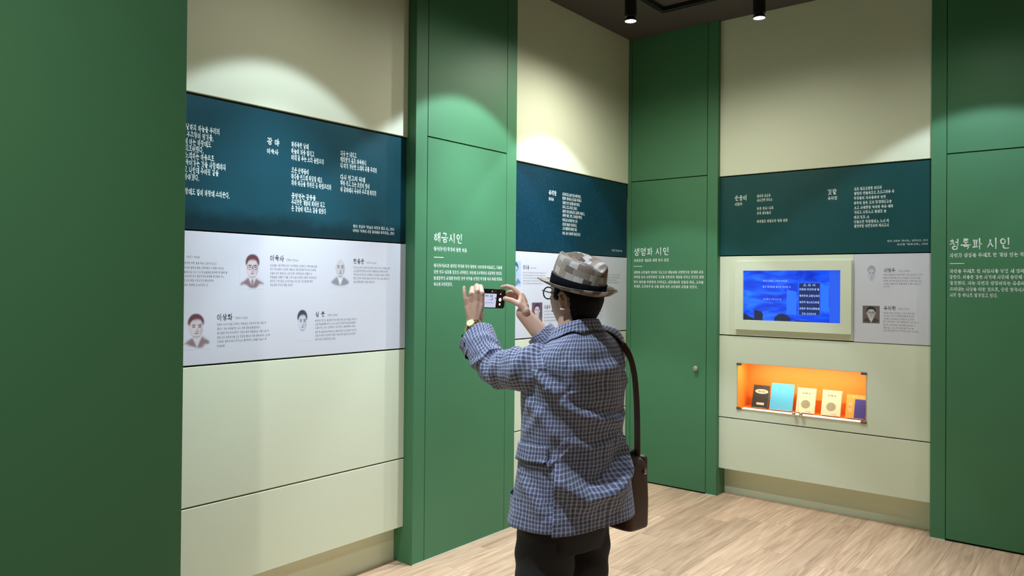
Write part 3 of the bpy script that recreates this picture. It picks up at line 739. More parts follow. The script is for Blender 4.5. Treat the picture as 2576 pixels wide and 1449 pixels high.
def flat_poly(name, pts, mat, par, out):
    off = Vector(root_loc(par))
    return link_mesh(name, mesh_from(name, [wp('R', s, out, z) - off for s, z in pts], [tuple(range(len(pts)))]), mat, par)
E_DARK, E_MID, E_PALE, E_TXT = glow('screen_dark', srgb(22, 40, 110), 0.9), glow('screen_mid', srgb(34, 92, 240), 1.0), glow('screen_pale', srgb(34, 116, 255), 1.0), glow('screen_text', srgb(176, 208, 255), 1.0)
E_BLACK = glow('screen_rock', srgb(26, 32, 74), 0.8)
flat_poly('picture_column', [(-1.905, 1.395), (-1.835, 1.395), (-1.835, 1.56), (-1.905, 1.575)], E_PALE, scr, so)
flat_poly('picture_column', [(-1.668, 1.425), (-1.612, 1.425), (-1.612, 1.60), (-1.668, 1.62)], E_PALE, scr, so)
flat_poly('picture_column', [(-1.608, 1.349), (-1.533, 1.349), (-1.533, 1.7105), (-1.608, 1.7105)], E_MID, scr, so)
flat_poly('picture_rock', [(-2.2252, 1.346), (-2.14, 1.346), (-2.15, 1.362), (-2.18, 1.372), (-2.2, 1.386), (-2.2252, 1.392)], E_BLACK, scr, so + .0003)
flat_poly('picture_rock', [(-2.144, 1.346), (-2.082, 1.346), (-2.078, 1.39), (-2.09, 1.41), (-2.12, 1.42), (-2.144, 1.422)], E_BLACK, scr, so + .0003)
flat_poly('picture_rock', [(-1.996, 1.3465), (-1.874, 1.3465), (-1.878, 1.37), (-1.905, 1.39), (-1.935, 1.4), (-1.965, 1.393), (-1.99, 1.375)], E_BLACK, scr, so + .0003)
flat_poly('picture_rock', [(-1.87, 1.346), (-1.72, 1.346), (-1.76, 1.352), (-1.83, 1.357)], E_DARK, scr, so + .0003)
flat_poly('list_box', [(-1.8264, 1.392), (-1.6664, 1.392), (-1.6664, 1.632), (-1.8264, 1.632)], E_MID, scr, so + .0004)
for k in range(5):
    z1 = 1.6215 - k * 0.0455
    flat_poly('list_row', [(-1.8164, z1 - 0.042), (-1.6744, z1 - 0.042), (-1.6744, z1), (-1.8164, z1)], E_DARK, scr, so + .0008)
    text_block('list_text', 'R', [(None if k else '교 과 서', -1.789 if k == 0 else -1.8144, z1 - 0.013 if k == 0 else z1 + 0.002, 0.084 if k == 0 else 0.138)], 0.017, so + .0014, E_TXT, scr, 0.03, 60 + k, 0.8)
text_block('list_text', 'R', [(None, -1.795, 1.405, 0.098)], 0.015, so + .0014, E_TXT, scr, 0.03, 70, 0.8)
text_block('verse_text', 'R', [(None, -2.0802, 1.637, 0.180)], 0.014, so + .0014, E_TXT, scr, 0.01, 71, 0.75)
text_block('verse_text', 'R', [(None, -2.0800, 1.5935, 0.205)], 0.016, so + .0014, E_TXT, scr, 0.01, 72, 0.75)
text_block('verse_text', 'R', [(None, -2.0797, 1.549, 0.175)], 0.013, so + .0014, E_PALE, scr, 0.0, 73, 0.75)
text_block('verse_text', 'R', [(None, -2.0794, 1.503, 0.134)], 0.015, so + .0014, E_TXT, scr, 0.0, 74, 0.75)

# ------------------------------------------------------------------ lit niche with glass doors
niche = tag(empty('display_niche', wp('R', (NS0 + NS1) / 2, BAY['R'], NZ0)), 'orange lit display niche with glass doors below the blue screen', 'niche')
of, ob = BAY['R'] - 0.001, BAY['R'] - ND
T = 0.010
NS0 += .0015; NS1 -= .0015; NZ0 += .0015; NZ1 -= .0015
slab('back', 'R', NS0 - T, NS1 + T, ob - T, ob, NZ0 - T, NZ1 + T, M['orange'], niche, 0)
slab('side', 'R', NS0 - T, NS0, ob, of, NZ0 - T, NZ1 + T, M['orange'], niche, 0)
slab('side', 'R', NS1, NS1 + T, ob, of, NZ0 - T, NZ1 + T, M['orange'], niche, 0)
slab('top', 'R', NS0, NS1, ob, of, NZ1, NZ1 + T, M['orange'], niche, 0)
slab('shelf', 'R', NS0, NS1, ob, of, NZ0 - T, NZ0, M['orange'], niche, 0)
slab('light_strip', 'R', NS0 + 0.04, NS1 - 0.04, of - 0.034, of - 0.022, NZ1 - 0.0015, NZ1 - 0.0003, glow('warm_led', (1.0, 0.72, 0.42, 1), 16), niche, 0)
slab('light_strip', 'R', NS0 + 0.04, NS1 - 0.04, of - 0.034, of - 0.004, NZ0 + 0.0005, NZ0 + 0.008, glow('lit_shelf_glow', (1.0, 0.80, 0.55, 1), 2.2), niche, 0)  # low strip widened so its glow also stands for the brightly lit shelf front
ld = bpy.data.lights.new('led', 'AREA'); ld.shape = 'RECTANGLE'; ld.size = NS1 - NS0 - 0.1; ld.size_y = 0.012; ld.energy = 3.0; ld.color = (1.0, 0.86, 0.66)
lo = bpy.data.objects.new('led', ld); C.objects.link(lo); lo.parent = niche; lo.location = (0, 0.03, NZ1 - NZ0 - 0.003); lo.rotation_euler = (0.25, 0, 0)
mid = (NS0 + NS1) / 2
for k, (a, b_) in enumerate(((NS0 - 0.003, mid - 0.0012), (mid + 0.0012, NS1 + 0.003))):
    g = slab('glass_door', 'R', a, b_, BAY['R'] + 0.0015, BAY['R'] + 0.0065, NZ0 - 0.004, NZ1 + 0.003, M['glass'], niche, 0.0005)
    e0 = (NS0 - 0.006, NS0 + 0.03) if k == 0 else (NS1 - 0.03, NS1 + 0.006)
    for zc in (NZ0 + 0.004, NZ1 - 0.006):
        slab('hinge', 'R', e0[0], e0[1], BAY['R'] - 0.006, BAY['R'] + 0.011, zc - 0.009, zc + 0.009, M['steel'], g, 0.002)
    bm = bmesh.new()
    mtx = Matrix.Translation(wp('R', -1.846 if k == 0 else -1.7962, BAY['R'] + 0.0065, 0.688)) @ Matrix.Rotation(PI / 2, 4, 'X')
    add_lathe(bm, [(0.007, 0), (0.006, 0.008), (0.0125, 0.013), (0.0135, 0.019), (0.0115, 0.024), (0.004, 0.026)], 20, mtx)
    obj('knob', bm, M['chrome'], g, True)

def book(label, s0, w, h, depth, thick, lean, cover, decor, mat_pages=None):
    root = tag(empty('book', wp('R', s0 + w / 2, BAY['R'] - depth, NZ0 + 0.0055)), label, 'book', 'old poetry books in the niche')
    root.rotation_euler = (-lean, 0, 0)
    def lb(name, x0, x1, y0, y1, z0, z1, mat, par=root, bev=0.0):
        bm = bmesh.new(); add_box(bm, (x0, y0, z0), (x1, y1, z1), bev); return obj(name, bm, mat, par, world=False)
    z = 0.003
    lb('cover', -w / 2, w / 2, -0.0015, 0.0, z, h + z, cover, bev=0.0004)
    lb('back_cover', -w / 2, w / 2, thick, thick + 0.0015, z, h + z, cover, bev=0.0004)
    lb('spine', -w / 2 - 0.001, -w / 2 + 0.001, -0.0015, thick + 0.0015, z, h + z, cover)
    lb('pages', -w / 2 + 0.001, w / 2 - 0.003, 0.0002, thick - 0.0002, z + 0.003, h + z - 0.003, M['paper'])
    # clear stand: foot and back rest
    lb('stand', -w / 2 + 0.01, w / 2 - 0.01, -0.012, thick + 0.006, 0.0, 0.0028, M['acrylic'])
    decor(lb, w, h, root)
    return root
M['paper'] = paint('aged_paper', srgb(226, 214, 178), 0.8)
M['acrylic'] = paint('acrylic', srgb(235, 200, 170), 0.1, 0)
M['bk_black'] = paint('charcoal_cover', srgb(52, 52, 54), 0.6)
M['bk_blue'] = paint('sky_blue_cover', srgb(92, 186, 232), 0.5)
M['bk_cream'] = paint('cream_cover', srgb(216, 214, 190), 0.6)
M['bk_gold'] = paint('ochre_cover', srgb(206, 160, 70), 0.6)
M['bk_indigo'] = paint('indigo_cover', srgb(58, 58, 148), 0.6)
M['bk_grey'] = paint('grey_print_round', srgb(150, 146, 122), 0.7, 0.3, 60)
def disc(root, cx, cz, rx, rz, mat, name, y=-0.0019, n=28):
    return link_mesh(name, mesh_from(name, [(cx + rx * math.cos(2 * PI * k / n), y, cz + rz * math.sin(2 * PI * k / n)) for k in range(n)], [tuple(range(n))]), mat, root)
def small_text(root, txt, x, z, w, em, mat, seed=0):
    v, f = text_shape(txt, 0.03)
    x0, x1 = v[:, 0].min(), v[:, 0].max()
    return link_mesh('cover_lettering', mesh_from('cover_lettering', [(x + (q[0] - x0) / (x1 - x0) * w - w / 2, -0.0023, z + (q[1] - 0.43) * em) for q in v], f), mat, root)
def dec1(lb, w, h, root):
    disc(root, 0.004, h * 0.74, w * 0.42, h * 0.105, M['bk_cream'], 'title_plate')
    small_text(root, '화사집', 0.004, h * 0.74, w * 0.45, 0.014, M['ink_dark'])
    lb('foot_plate', -w * 0.22, w * 0.26, -0.0019, -0.0015, h * 0.15, h * 0.25, M['bk_cream'])
def dec2(lb, w, h, root): pass
def dec3(lb, w, h, root):
    small_text(root, '귀촉도', 0.0, h * 0.8, w * 0.52, 0.013, M['ink_grey'])
    disc(root, 0.0, h * 0.36, w * 0.25, h * 0.17, M['bk_grey'], 'round_emblem')
    small_text(root, '시집', 0.02, h * 0.07, w * 0.26, 0.008, M['ink_grey'])
def dec5(lb, w, h, root):
    lb('indigo_jacket', -w * 0.06, w * 0.5, -0.004, -0.0016, 0.004, h * 0.83, M['bk_indigo'])
    small_text(root, '시', -w * 0.3, h * 0.62, w * 0.2, 0.03, M['bk_cream'])
    small_text(root, '집', -w * 0.3, h * 0.36, w * 0.2, 0.026, M['bk_cream'])
    small_text(root, '청마시초', 0.01, h * 0.92, w * 0.6, 0.012, M['bk_cream'])
LEAN = 0.30
book('charcoal book with a pale oval title plate, leftmost in the niche', -2.198, 0.120, 0.172, 0.085, 0.012, LEAN, M['bk_black'], dec1)
book('plain sky-blue book in the niche, second from the left', -2.062, 0.165, 0.198, 0.083, 0.014, LEAN, M['bk_blue'], dec2)
book('cream book with a round grey emblem, just right of the glass knobs', -1.869, 0.130, 0.182, 0.085, 0.014, LEAN, M['bk_cream'], dec3)
book('cream book with a round grey emblem, second from the right in the niche', -1.692, 0.130, 0.182, 0.085, 0.014, LEAN, M['bk_cream'], dec3)
book('ochre book half covered by an indigo jacket, rightmost in the niche', -1.527, 0.130, 0.165, 0.085, 0.014, LEAN, M['bk_gold'], dec5)

# ------------------------------------------------------------------ ceiling lamps
NAMES = ['black cylinder spotlight at the ceiling, left one of the two in view', 'black cylinder spotlight at the ceiling, right one of the two in view']
OFF = ['black cylinder spotlight over the tall green cabinet between the left bays', 'black cylinder spotlight over the panel with four watercolour portraits', 'black cylinder spotlight above and behind the person', 'black cylinder spotlight over the right-edge green cabinet', 'black cylinder spotlight past the right-edge green cabinet', 'added black cylinder spotlight, out of view, brightening the open floor right of the person', 'added black cylinder spotlight, out of view in the middle of the room, far right', 'added black cylinder spotlight, out of view beside the photographer, brightening the green pier']
for i, (x, y, z, ax, ay, pw, cone, soft, spill, core) in enumerate(LAMPS):
    root = tag(empty('ceiling_spotlight', (x, y, ZC)), NAMES[i] if i < 2 else OFF[i - 2], 'spotlight', 'black cylinder ceiling spotlights')
    r = 0.039
    bm = bmesh.new()
    add_lathe(bm, [(r * 0.98, z + 0.012), (r, z + 0.004), (r, z), (r - 0.003, z), (r - 0.005, z + 0.010), (0.02, z + 0.012), (0.02, z + 0.02), (r - 0.001, z + 0.03), (r, z + 0.03), (r, ZC - 0.012), (r * 1.0, ZC - 0.001)], 32, Matrix.Translation((x, y, 0)))
    obj('housing', bm, M['black'], root, False)
    bm = bmesh.new(); add_lathe(bm, [(r * 1.25, ZC - 0.012), (r * 1.25, ZC - 0.0005)], 32, Matrix.Translation((x, y, 0)))
    obj('ceiling_plate', bm, M['black'], root)
    bm = bmesh.new(); add_lathe(bm, [(r - 0.0045, z + 0.003), (r - 0.0045, z + 0.005)], 32, Matrix.Translation((x, y, 0)))
    obj('lens', bm, M['lens'], root)
    ld = bpy.data.lights.new('spot', 'SPOT'); ld.energy = pw; ld.color = COOL; ld.spot_size = math.radians(cone); ld.spot_blend = soft; ld.shadow_soft_size = 0.03
    lo = bpy.data.objects.new('spot', ld); C.objects.link(lo); lo.parent = root
    lo.location = (0, 0, z - 0.012 - ZC)
    lo.rotation_euler = Vector((ax, ay, -1)).to_track_quat('-Z', 'Y').to_euler()
    if i == len(LAMPS) - 1: ld.color = (1.0, 0.96, 0.88)
    if core:       # the strong middle of the beam, leaning to the wall
        lc = bpy.data.lights.new('beam', 'SPOT'); lc.energy = core; lc.color = COOL; lc.spot_size = math.radians(52); lc.spot_blend = 1.0; lc.shadow_soft_size = 0.03
        lo = bpy.data.objects.new('beam', lc); C.objects.link(lo); lo.parent = root; lo.location = (0, 0, z - 0.012 - ZC)
        lo.rotation_euler = Vector((-0.30, 0, -1)).to_track_quat('-Z', 'Y').to_euler()
    if spill:      # the dim wide glow of the same lens outside its beam
        ls = bpy.data.lights.new('spill', 'SPOT'); ls.energy = spill; ls.color = (1.0, 0.95, 0.82); ls.spot_size = math.radians(172); ls.spot_blend = 0.9; ls.shadow_soft_size = 0.03
        lo = bpy.data.objects.new('spill', ls); C.objects.link(lo); lo.parent = root; lo.location = (0, 0, z - 0.012 - ZC)

# black lighting track bent round the ceiling
tr = tag(empty('ceiling_track', (-2.62, 4.97, ZC)), 'thin black square lighting track on the dark ceiling', 'track')
for a, b_ in (((-2.635, 4.975), (0.6, 4.975)), ((-2.635, 4.94), (-2.635, 0.4)), ):
    bm = bmesh.new(); add_box(bm, (min(a[0], b_[0]) - 0.017, min(a[1], b_[1]) - 0.017, ZC - 0.035), (max(a[0], b_[0]) + 0.017, max(a[1], b_[1]) + 0.017, ZC - 0.0005), 0.003)
    obj('rail', bm, M['black'], tr)
RHAND = [(0.101, 0.389, 1.555), (0.085, 0.424, 1.584), (0.074, 0.447, 1.59), (0.063, 0.464, 1.586), (0.122, 0.403, 1.548), (0.117, 0.442, 1.569), (0.104, 0.461, 1.565), (0.09, 0.469, 1.557), (0.136, 0.411, 1.537), (0.128, 0.445, 1.551), (0.112, 0.462, 1.547), (0.098, 0.47, 1.541), (0.14, 0.408, 1.524), (0.132, 0.44, 1.534), (0.118, 0.454, 1.531), (0.102, 0.463, 1.528), (0.088, 0.348, 1.492), (0.069, 0.365, 1.518), (0.057, 0.396, 1.533), (0.043, 0.422, 1.54)]   # index, middle, ring, little, thumb joints of the right hand

# ------------------------------------------------------------------ the person photographing the wall
PERSON_LOC, PERSON_RZ = (-1.53, 2.24, 0.0), math.radians(81)
person = tag(empty('person', PERSON_LOC, PERSON_RZ), 'person in patchwork fedora and blue checked jacket holding up a phone', 'person')
# everything below is in the person's own frame: +x right hand, +y the way the person faces, z up
M['skin'] = paint('skin', srgb(216, 172, 148), 0.5, 0.08, 14.0, 0.25, 260)
M['hair'] = paint('black_hair', srgb(9, 8, 8), 0.65, 0.3, 120.0, 1.0, 520, spec=0.25)
M['trouser'] = paint('black_trousers', srgb(34, 33, 36), 0.85, 0.15, 30.0, 0.3, 700)
M['shoe'] = paint('black_shoe', srgb(24, 22, 22), 0.4)
M['band'] = paint('navy_hat_band', srgb(11, 12, 18), 0.9, 0.1, 80, 0.3, 900, spec=0.08)
M['gold'] = paint('gold', (0.83, 0.62, 0.26, 1), 0.22, 0.0, metal=1.0)
M['dial'] = paint('pale_dial', srgb(244, 232, 190), 0.3)
M['strap'] = paint('brown_strap', srgb(92, 62, 40), 0.6)
M['frame'] = paint('dark_glasses_frame', srgb(26, 26, 30), 0.3)
M['leather'] = paint('brown_leather', srgb(80, 54, 46), 0.45, 0.18, 30, 0.5, 260)
M['leather2'] = paint('brown_strap_webbing', srgb(112, 80, 60), 0.6, 0.15, 60, 0.4, 600)
M['button'] = paint('dark_button', srgb(30, 32, 44), 0.35)
M['shirt'] = paint('dark_shirt', srgb(60, 62, 78), 0.8)

def check_mat():
    """blue and slate check woven in two directions, laid along the cloth's own u and v"""
    m, nt, b = new_mat('blue_check_cloth')
    N, L = nt.nodes, nt.links
    uv = N.new('ShaderNodeUVMap'); uv.uv_map = 'UVMap'
    nw = N.new('ShaderNodeTexNoise'); nw.inputs['Scale'].default_value = 14; nw.inputs['Detail'].default_value = 2
    L.new(uv.outputs[0], nw.inputs['Vector'])
    wv = N.new('ShaderNodeVectorMath'); wv.operation = 'MULTIPLY_ADD'; wv.inputs[1].default_value = (0.012, 0.012, 0)
    L.new(nw.outputs['Color'], wv.inputs[0]); L.new(uv.outputs[0], wv.inputs[2])
    sp = N.new('ShaderNodeSeparateXYZ'); L.new(wv.outputs[0], sp.inputs[0])
    n0 = N.new('ShaderNodeTexNoise'); n0.inputs['Scale'].default_value = 26; n0.inputs['Detail'].default_value = 2
    L.new(uv.outputs[0], n0.inputs['Vector'])
    def stripe(sock, period, width, soft, phase=0.0):
        a = N.new('ShaderNodeMath'); a.operation = 'MULTIPLY_ADD'; a.inputs[1].default_value = 1 / period; a.inputs[2].default_value = phase
        L.new(sock, a.inputs[0])
        f = N.new('ShaderNodeMath'); f.operation = 'PINGPONG'; f.inputs[1].default_value = 0.5
        L.new(a.outputs[0], f.inputs[0])
        r = N.new('ShaderNodeMapRange'); r.inputs['From Min'].default_value = width + soft; r.inputs['From Max'].default_value = width - soft
        L.new(f.outputs[0], r.inputs[0])
        return r.outputs[0]
    P_ = 0.0142
    su, sv = stripe(sp.outputs['X'], P_, 0.14, 0.08), stripe(sp.outputs['Y'], P_, 0.11, 0.08)
    du, dv = stripe(sp.outputs['X'], P_ * 2, 0.05, 0.03, 0.25), stripe(sp.outputs['Y'], P_ * 2, 0.05, 0.03, 0.25)
    def mix(fac, a, bcol, amount):
        x_ = N.new('ShaderNodeMix'); x_.data_type = 'RGBA'
        mu = N.new('ShaderNodeMath'); mu.operation = 'MULTIPLY'; mu.inputs[1].default_value = amount
        L.new(fac, mu.inputs[0]); L.new(mu.outputs[0], x_.inputs[0])
        if isinstance(a, tuple): x_.inputs[6].default_value = a
        else: L.new(a, x_.inputs[6])
        x_.inputs[7].default_value = bcol
        return x_.outputs[2]
    pale = srgb(212, 217, 238)
    c = mix(n0.outputs['Fac'], srgb(84, 87, 114), srgb(112, 118, 150), 1.0)
    c = mix(su, c, pale, 0.52); c = mix(sv, c, pale, 0.46)
    c = mix(du, c, srgb(60, 64, 92), 0.45); c = mix(dv, c, srgb(60, 64, 92), 0.45)
    L.new(c, b.inputs['Base Color'])
    b.inputs['Roughness'].default_value = 0.85
    b.inputs['Specular IOR Level'].default_value = 0.2
    b.inputs['Sheen Weight'].default_value = 0.15
    n2 = N.new('ShaderNodeTexNoise'); n2.inputs['Scale'].default_value = 900
    L.new(uv.outputs[0], n2.inputs['Vector'])
    bp = N.new('ShaderNodeBump'); bp.inputs['Strength'].default_value = 0.25; bp.inputs['Distance'].default_value = 0.001
    L.new(n2.outputs['Fac'], bp.inputs['Height']); L.new(bp.outputs['Normal'], b.inputs['Normal'])
    return m
M['check'] = check_mat()

def patch_mat():
    """woven patchwork of beige, grey and brown squares"""
    m, nt, b = new_mat('patchwork_straw')
    N, L = nt.nodes, nt.links
    uv = N.new('ShaderNodeUVMap'); uv.uv_map = 'UVMap'
    mp = N.new('ShaderNodeMapping'); mp.inputs['Scale'].default_value = (34, 38, 1); mp.inputs['Rotation'].default_value = (0, 0, 0.12)
    L.new(uv.outputs[0], mp.inputs[0])
    br = N.new('ShaderNodeTexBrick'); br.inputs['Scale'].default_value = 1.0; br.offset = 0.35; br.inputs['Mortar Size'].default_value = 0.0
    br.inputs['Brick Width'].default_value = 1.0; br.inputs['Row Height'].default_value = 0.9; br.inputs['Bias'].default_value = 0.0
    br.inputs['Color1'].default_value = (0, 0, 0, 1); br.inputs['Color2'].default_value = (1, 1, 1, 1)
    L.new(mp.outputs[0], br.inputs['Vector'])
    cr = N.new('ShaderNodeValToRGB'); cr.color_ramp.interpolation = 'CONSTANT'
    stops = [(0.0, (98, 80, 68)), (0.18, (150, 138, 122)), (0.36, (178, 168, 156)), (0.52, (120, 104, 90)), (0.68, (196, 190, 184)), (0.84, (140, 120, 106))]
    while len(cr.color_ramp.elements) < len(stops): cr.color_ramp.elements.new(0.5)
    for e, (p, c) in zip(cr.color_ramp.elements, stops): e.position = p; e.color = srgb(*c)
    L.new(br.outputs['Color'], cr.inputs[0])
    n1 = N.new('ShaderNodeTexNoise'); n1.inputs['Scale'].default_value = 160
    L.new(uv.outputs[0], n1.inputs['Vector'])
    mx = N.new('ShaderNodeMix'); mx.data_type = 'RGBA'; mx.blend_type = 'OVERLAY'; mx.inputs[0].default_value = 0.35
    L.new(cr.outputs[0], mx.inputs[6]); L.new(n1.outputs['Fac'], mx.inputs[7])
    L.new(mx.outputs[2], b.inputs['Base Color'])
    b.inputs['Roughness'].default_value = 0.8
    bp = N.new('ShaderNodeBump'); bp.inputs['Strength'].default_value = 0.4; bp.inputs['Distance'].default_value = 0.001
    L.new(n1.outputs['Fac'], bp.inputs['Height']); L.new(bp.outputs['Normal'], b.inputs['Normal'])
    return m
M['patch'] = patch_mat()

def grid_mesh(name, V, nu, nv, UV=None, close_u=True, flip=False):
    """V: nv rows of nu points; quads between rows, each loop carrying its own uv"""
    F, LUV = [], []
    for j in range(nv - 1):
        for i in range(nu if close_u else nu - 1):
            i2 = (i + 1) % nu
            q = [(j, i), (j, i2), (j + 1, i2), (j + 1, i)]
            if flip: q = q[::-1]
            F.append([r * nu + c for r, c in q])
            if UV is not None:
                for r, c in q:
                    LUV.append(UV[r][nu] if (c == 0 and i2 == 0 and close_u) else UV[r][c])
    me = mesh_from(name, V, F)
    if UV is not None:
        l = me.uv_layers.new(name='UVMap')
        l.data.foreach_set('uv', np.array(LUV, np.float32).ravel())
    return me

def lobj(name, me, mat, parent, smooth=True):
    return link_mesh(name, me, mat, parent, smooth)

# --------------------------------------------------- jacket
JT = np.array([(.775, .0, .002, .248, .180, .165), (.85, .0, .0, .236, .165, .157), (.95, .0, .0, .222, .150, .147), (1.05, .0, .0, .210, .142, .140), (1.15, .0, .0, .206, .140, .142),
               (1.25, .0, .0, .212, .142, .146), (1.32, .0, .0, .214, .135, .144), (1.37, .004, .0, .198, .120, .130), (1.405, .008, -.005, .160, .098, .106), (1.43, .006, -.008, .118, .082, .084), (1.458, .0, -.004, .080, .068, .066)])
ZCACHE = {}
def smooth_interp(z, col):
    # average over a small window softens the corners of the table
    if (z, col) in ZCACHE: return ZCACHE[z, col]
    ZCACHE[z, col] = r = float(_smooth(z, col)); return r
def _smooth(z, col):
    return sum(np.interp(z + d, JT[:, 0], JT[:, col]) * w for d, w in ((-.02, .25), (0, .5), (.02, .25)))
def torso_pt(t, z, grow=0.0):
    cx, cy, a, bf, bb = [smooth_interp(z, i) for i in range(1, 6)]
    co, si = math.cos(t), math.sin(t); e = 0.88
    b_ = bf if si > 0 else bb
    return Vector((cx + (a + grow) * math.copysign(abs(co) ** e, co), cy + (b_ + grow) * math.copysign(abs(si) ** e, si), z))
def dip(p):
    """the neckline falls from the nape to the throat"""
    k = max(0.0, min(1.0, (p.z - 1.36) / 0.08))
    return p - Vector((0, 0, 0.062 * k * max(0.0, min(1.0, (p.y + .075) / .15))))
R0 = 0.19      # mean radius that turns angle into cloth width
def seg_dist(p, poly):
    """distance to a polyline in (width, height) and which side of it the point lies on (positive below)"""
    best = (9, 1, 0.0)
    n = len(poly) - 1
    for k in range(n):
        a, b_ = poly[k], poly[k + 1]
        dx, dy = b_[0] - a[0], b_[1] - a[1]
        tt = max(0, min(1, ((p[0] - a[0]) * dx + (p[1] - a[1]) * dy) / (dx * dx + dy * dy)))
        qx, qy = a[0] + dx * tt, a[1] + dy * tt
        d = math.hypot(p[0] - qx, p[1] - qy)
        if d < best[0]: best = (d, 1 if p[1] < qy else -1, (k + tt) / n)
    return best
deg = math.radians
def crease(pts): return [(deg(t) * R0, z) for t, z in pts]
FOLDS = [  # polyline (degrees, height), amount, width
    (crease([(216, 1.012), (231, .955), (252, .905), (272, .908), (292, .952), (322, 1.045)]), .040, .038),
    (crease([(208, 1.255), (226, 1.205), (244, 1.175), (268, 1.152), (290, 1.137), (318, 1.150)]), 0.0144, .024),
    (crease([(180, 1.352), (200, 1.285), (226, 1.238)]), 0.0187, .024),
    (crease([(172, 1.22), (196, 1.17), (224, 1.08)]), 0.0101, .028),
    (crease([(296, 1.075), (318, 1.03), (342, 1.0)]), 0.0130, .022),
    (crease([(296, 1.31), (318, 1.265), (340, 1.25)]), 0.0115, .022),
    (crease([(228, 1.345), (258, 1.318), (296, 1.335)]), 0.0101, .028),
    (crease([(166, .96), (190, .91), (210, .83)]), 0.0101, .028),
    (crease([(238, .885), (262, .845), (292, .875)]), 0.0086, .024),
    (crease([(232, 1.09), (258, 1.055), (286, 1.065)]), 0.0072, .022),
    (crease([(168, 1.10), (182, 1.14), (196, 1.20)]), 0.0072, .022),
]
def torso_disp(t, z):
    t = t % (2 * PI)
    d = 0.0
    for poly, amt, w in FOLDS:
        s, side, along = seg_dist((t * R0, z), poly)
        if s < w * 3:
            fade = min(1, 6 * along, 6 * (1 - along)) if 0 < along < 1 else 0.35
            q = s / w * side
            d += amt * fade * (q + 0.25) * math.exp(-q * q) * 1.4
    d += 0.0035 * noise.noise(Vector((t * 3.0, z * 7, 1.3))) + 0.0018 * noise.noise(Vector((t * 9 + z * 14, z * 12, 4.7)))
    hem = max(0, (0.95 - z) / 0.18)
    d += 0.006 * hem * math.sin(t * 5 + 0.6)
    # side vents: the back panel stands a little proud of the side panel up to its vent
    for tv, sg in ((deg(216.5), 1), (deg(326), -1)):
        if z < 1.0:
            q = (t - tv) * sg
            open_ = min(1, (1.0 - z) / 0.05)
            if q >= 0: d += 0.018 * open_ * math.exp(-q / 0.30)
            else: d -= 0.014 * open_ * math.exp(q / 0.16)
    return d
nu = 288
ts = [2 * PI * i / nu for i in range(nu)]
ts = sorted(ts + [deg(216.5) - 1e-3, deg(216.5) + 1e-3, deg(326) - 1e-3, deg(326) + 1e-3])
nu = len(ts)
zs = list(np.linspace(.775, 1.458, 150))
V, UV = [], []
for z in zs:
    hemdrop = 0.0
    row = []
    for t in ts:
        p = torso_pt(t, z); o = torso_pt(t, z, 0.01); n = (o - p).normalized()
        fade = max(0.0, min(1.0, (1.44 - z) / 0.05))
        V.append(dip(p + n * torso_disp(t, z) * fade))
        row.append((t * R0, z))
    row.append((2 * PI * R0, z)); UV.append(row)
# turn the hem inwards so that the cloth has an edge
rows0 = [p + Vector((-p.x * 0.03, -p.y * 0.03, 0.0)) for p in V[:nu]]
rows1 = [p + Vector((-p.x * 0.05, -p.y * 0.05, 0.10)) for p in V[:nu]]
V = rows1 + rows0 + V
UV = [[(u, v + 0.1) for u, v in UV[0]], UV[0]] + UV
jacket = lobj('jacket', grid_mesh('jacket', V, nu, len(zs) + 2, UV), M['check'], person)

def catmull(P, n):
    P = [Vector(p) for p in P]; Q = [P[0] * 2 - P[1]] + P + [P[-1] * 2 - P[-2]]
    out = []
    for i in range(1, len(Q) - 2):
        for k in range(n):
            t = k / n
            a, b_, c, d = Q[i - 1], Q[i], Q[i + 1], Q[i + 2]
            out.append(0.5 * ((2 * b_) + (c - a) * t + (2 * a - 5 * b_ + 4 * c - d) * t * t + (3 * b_ - a - 3 * c + d) * t ** 3))
    out.append(Q[-2]); return out

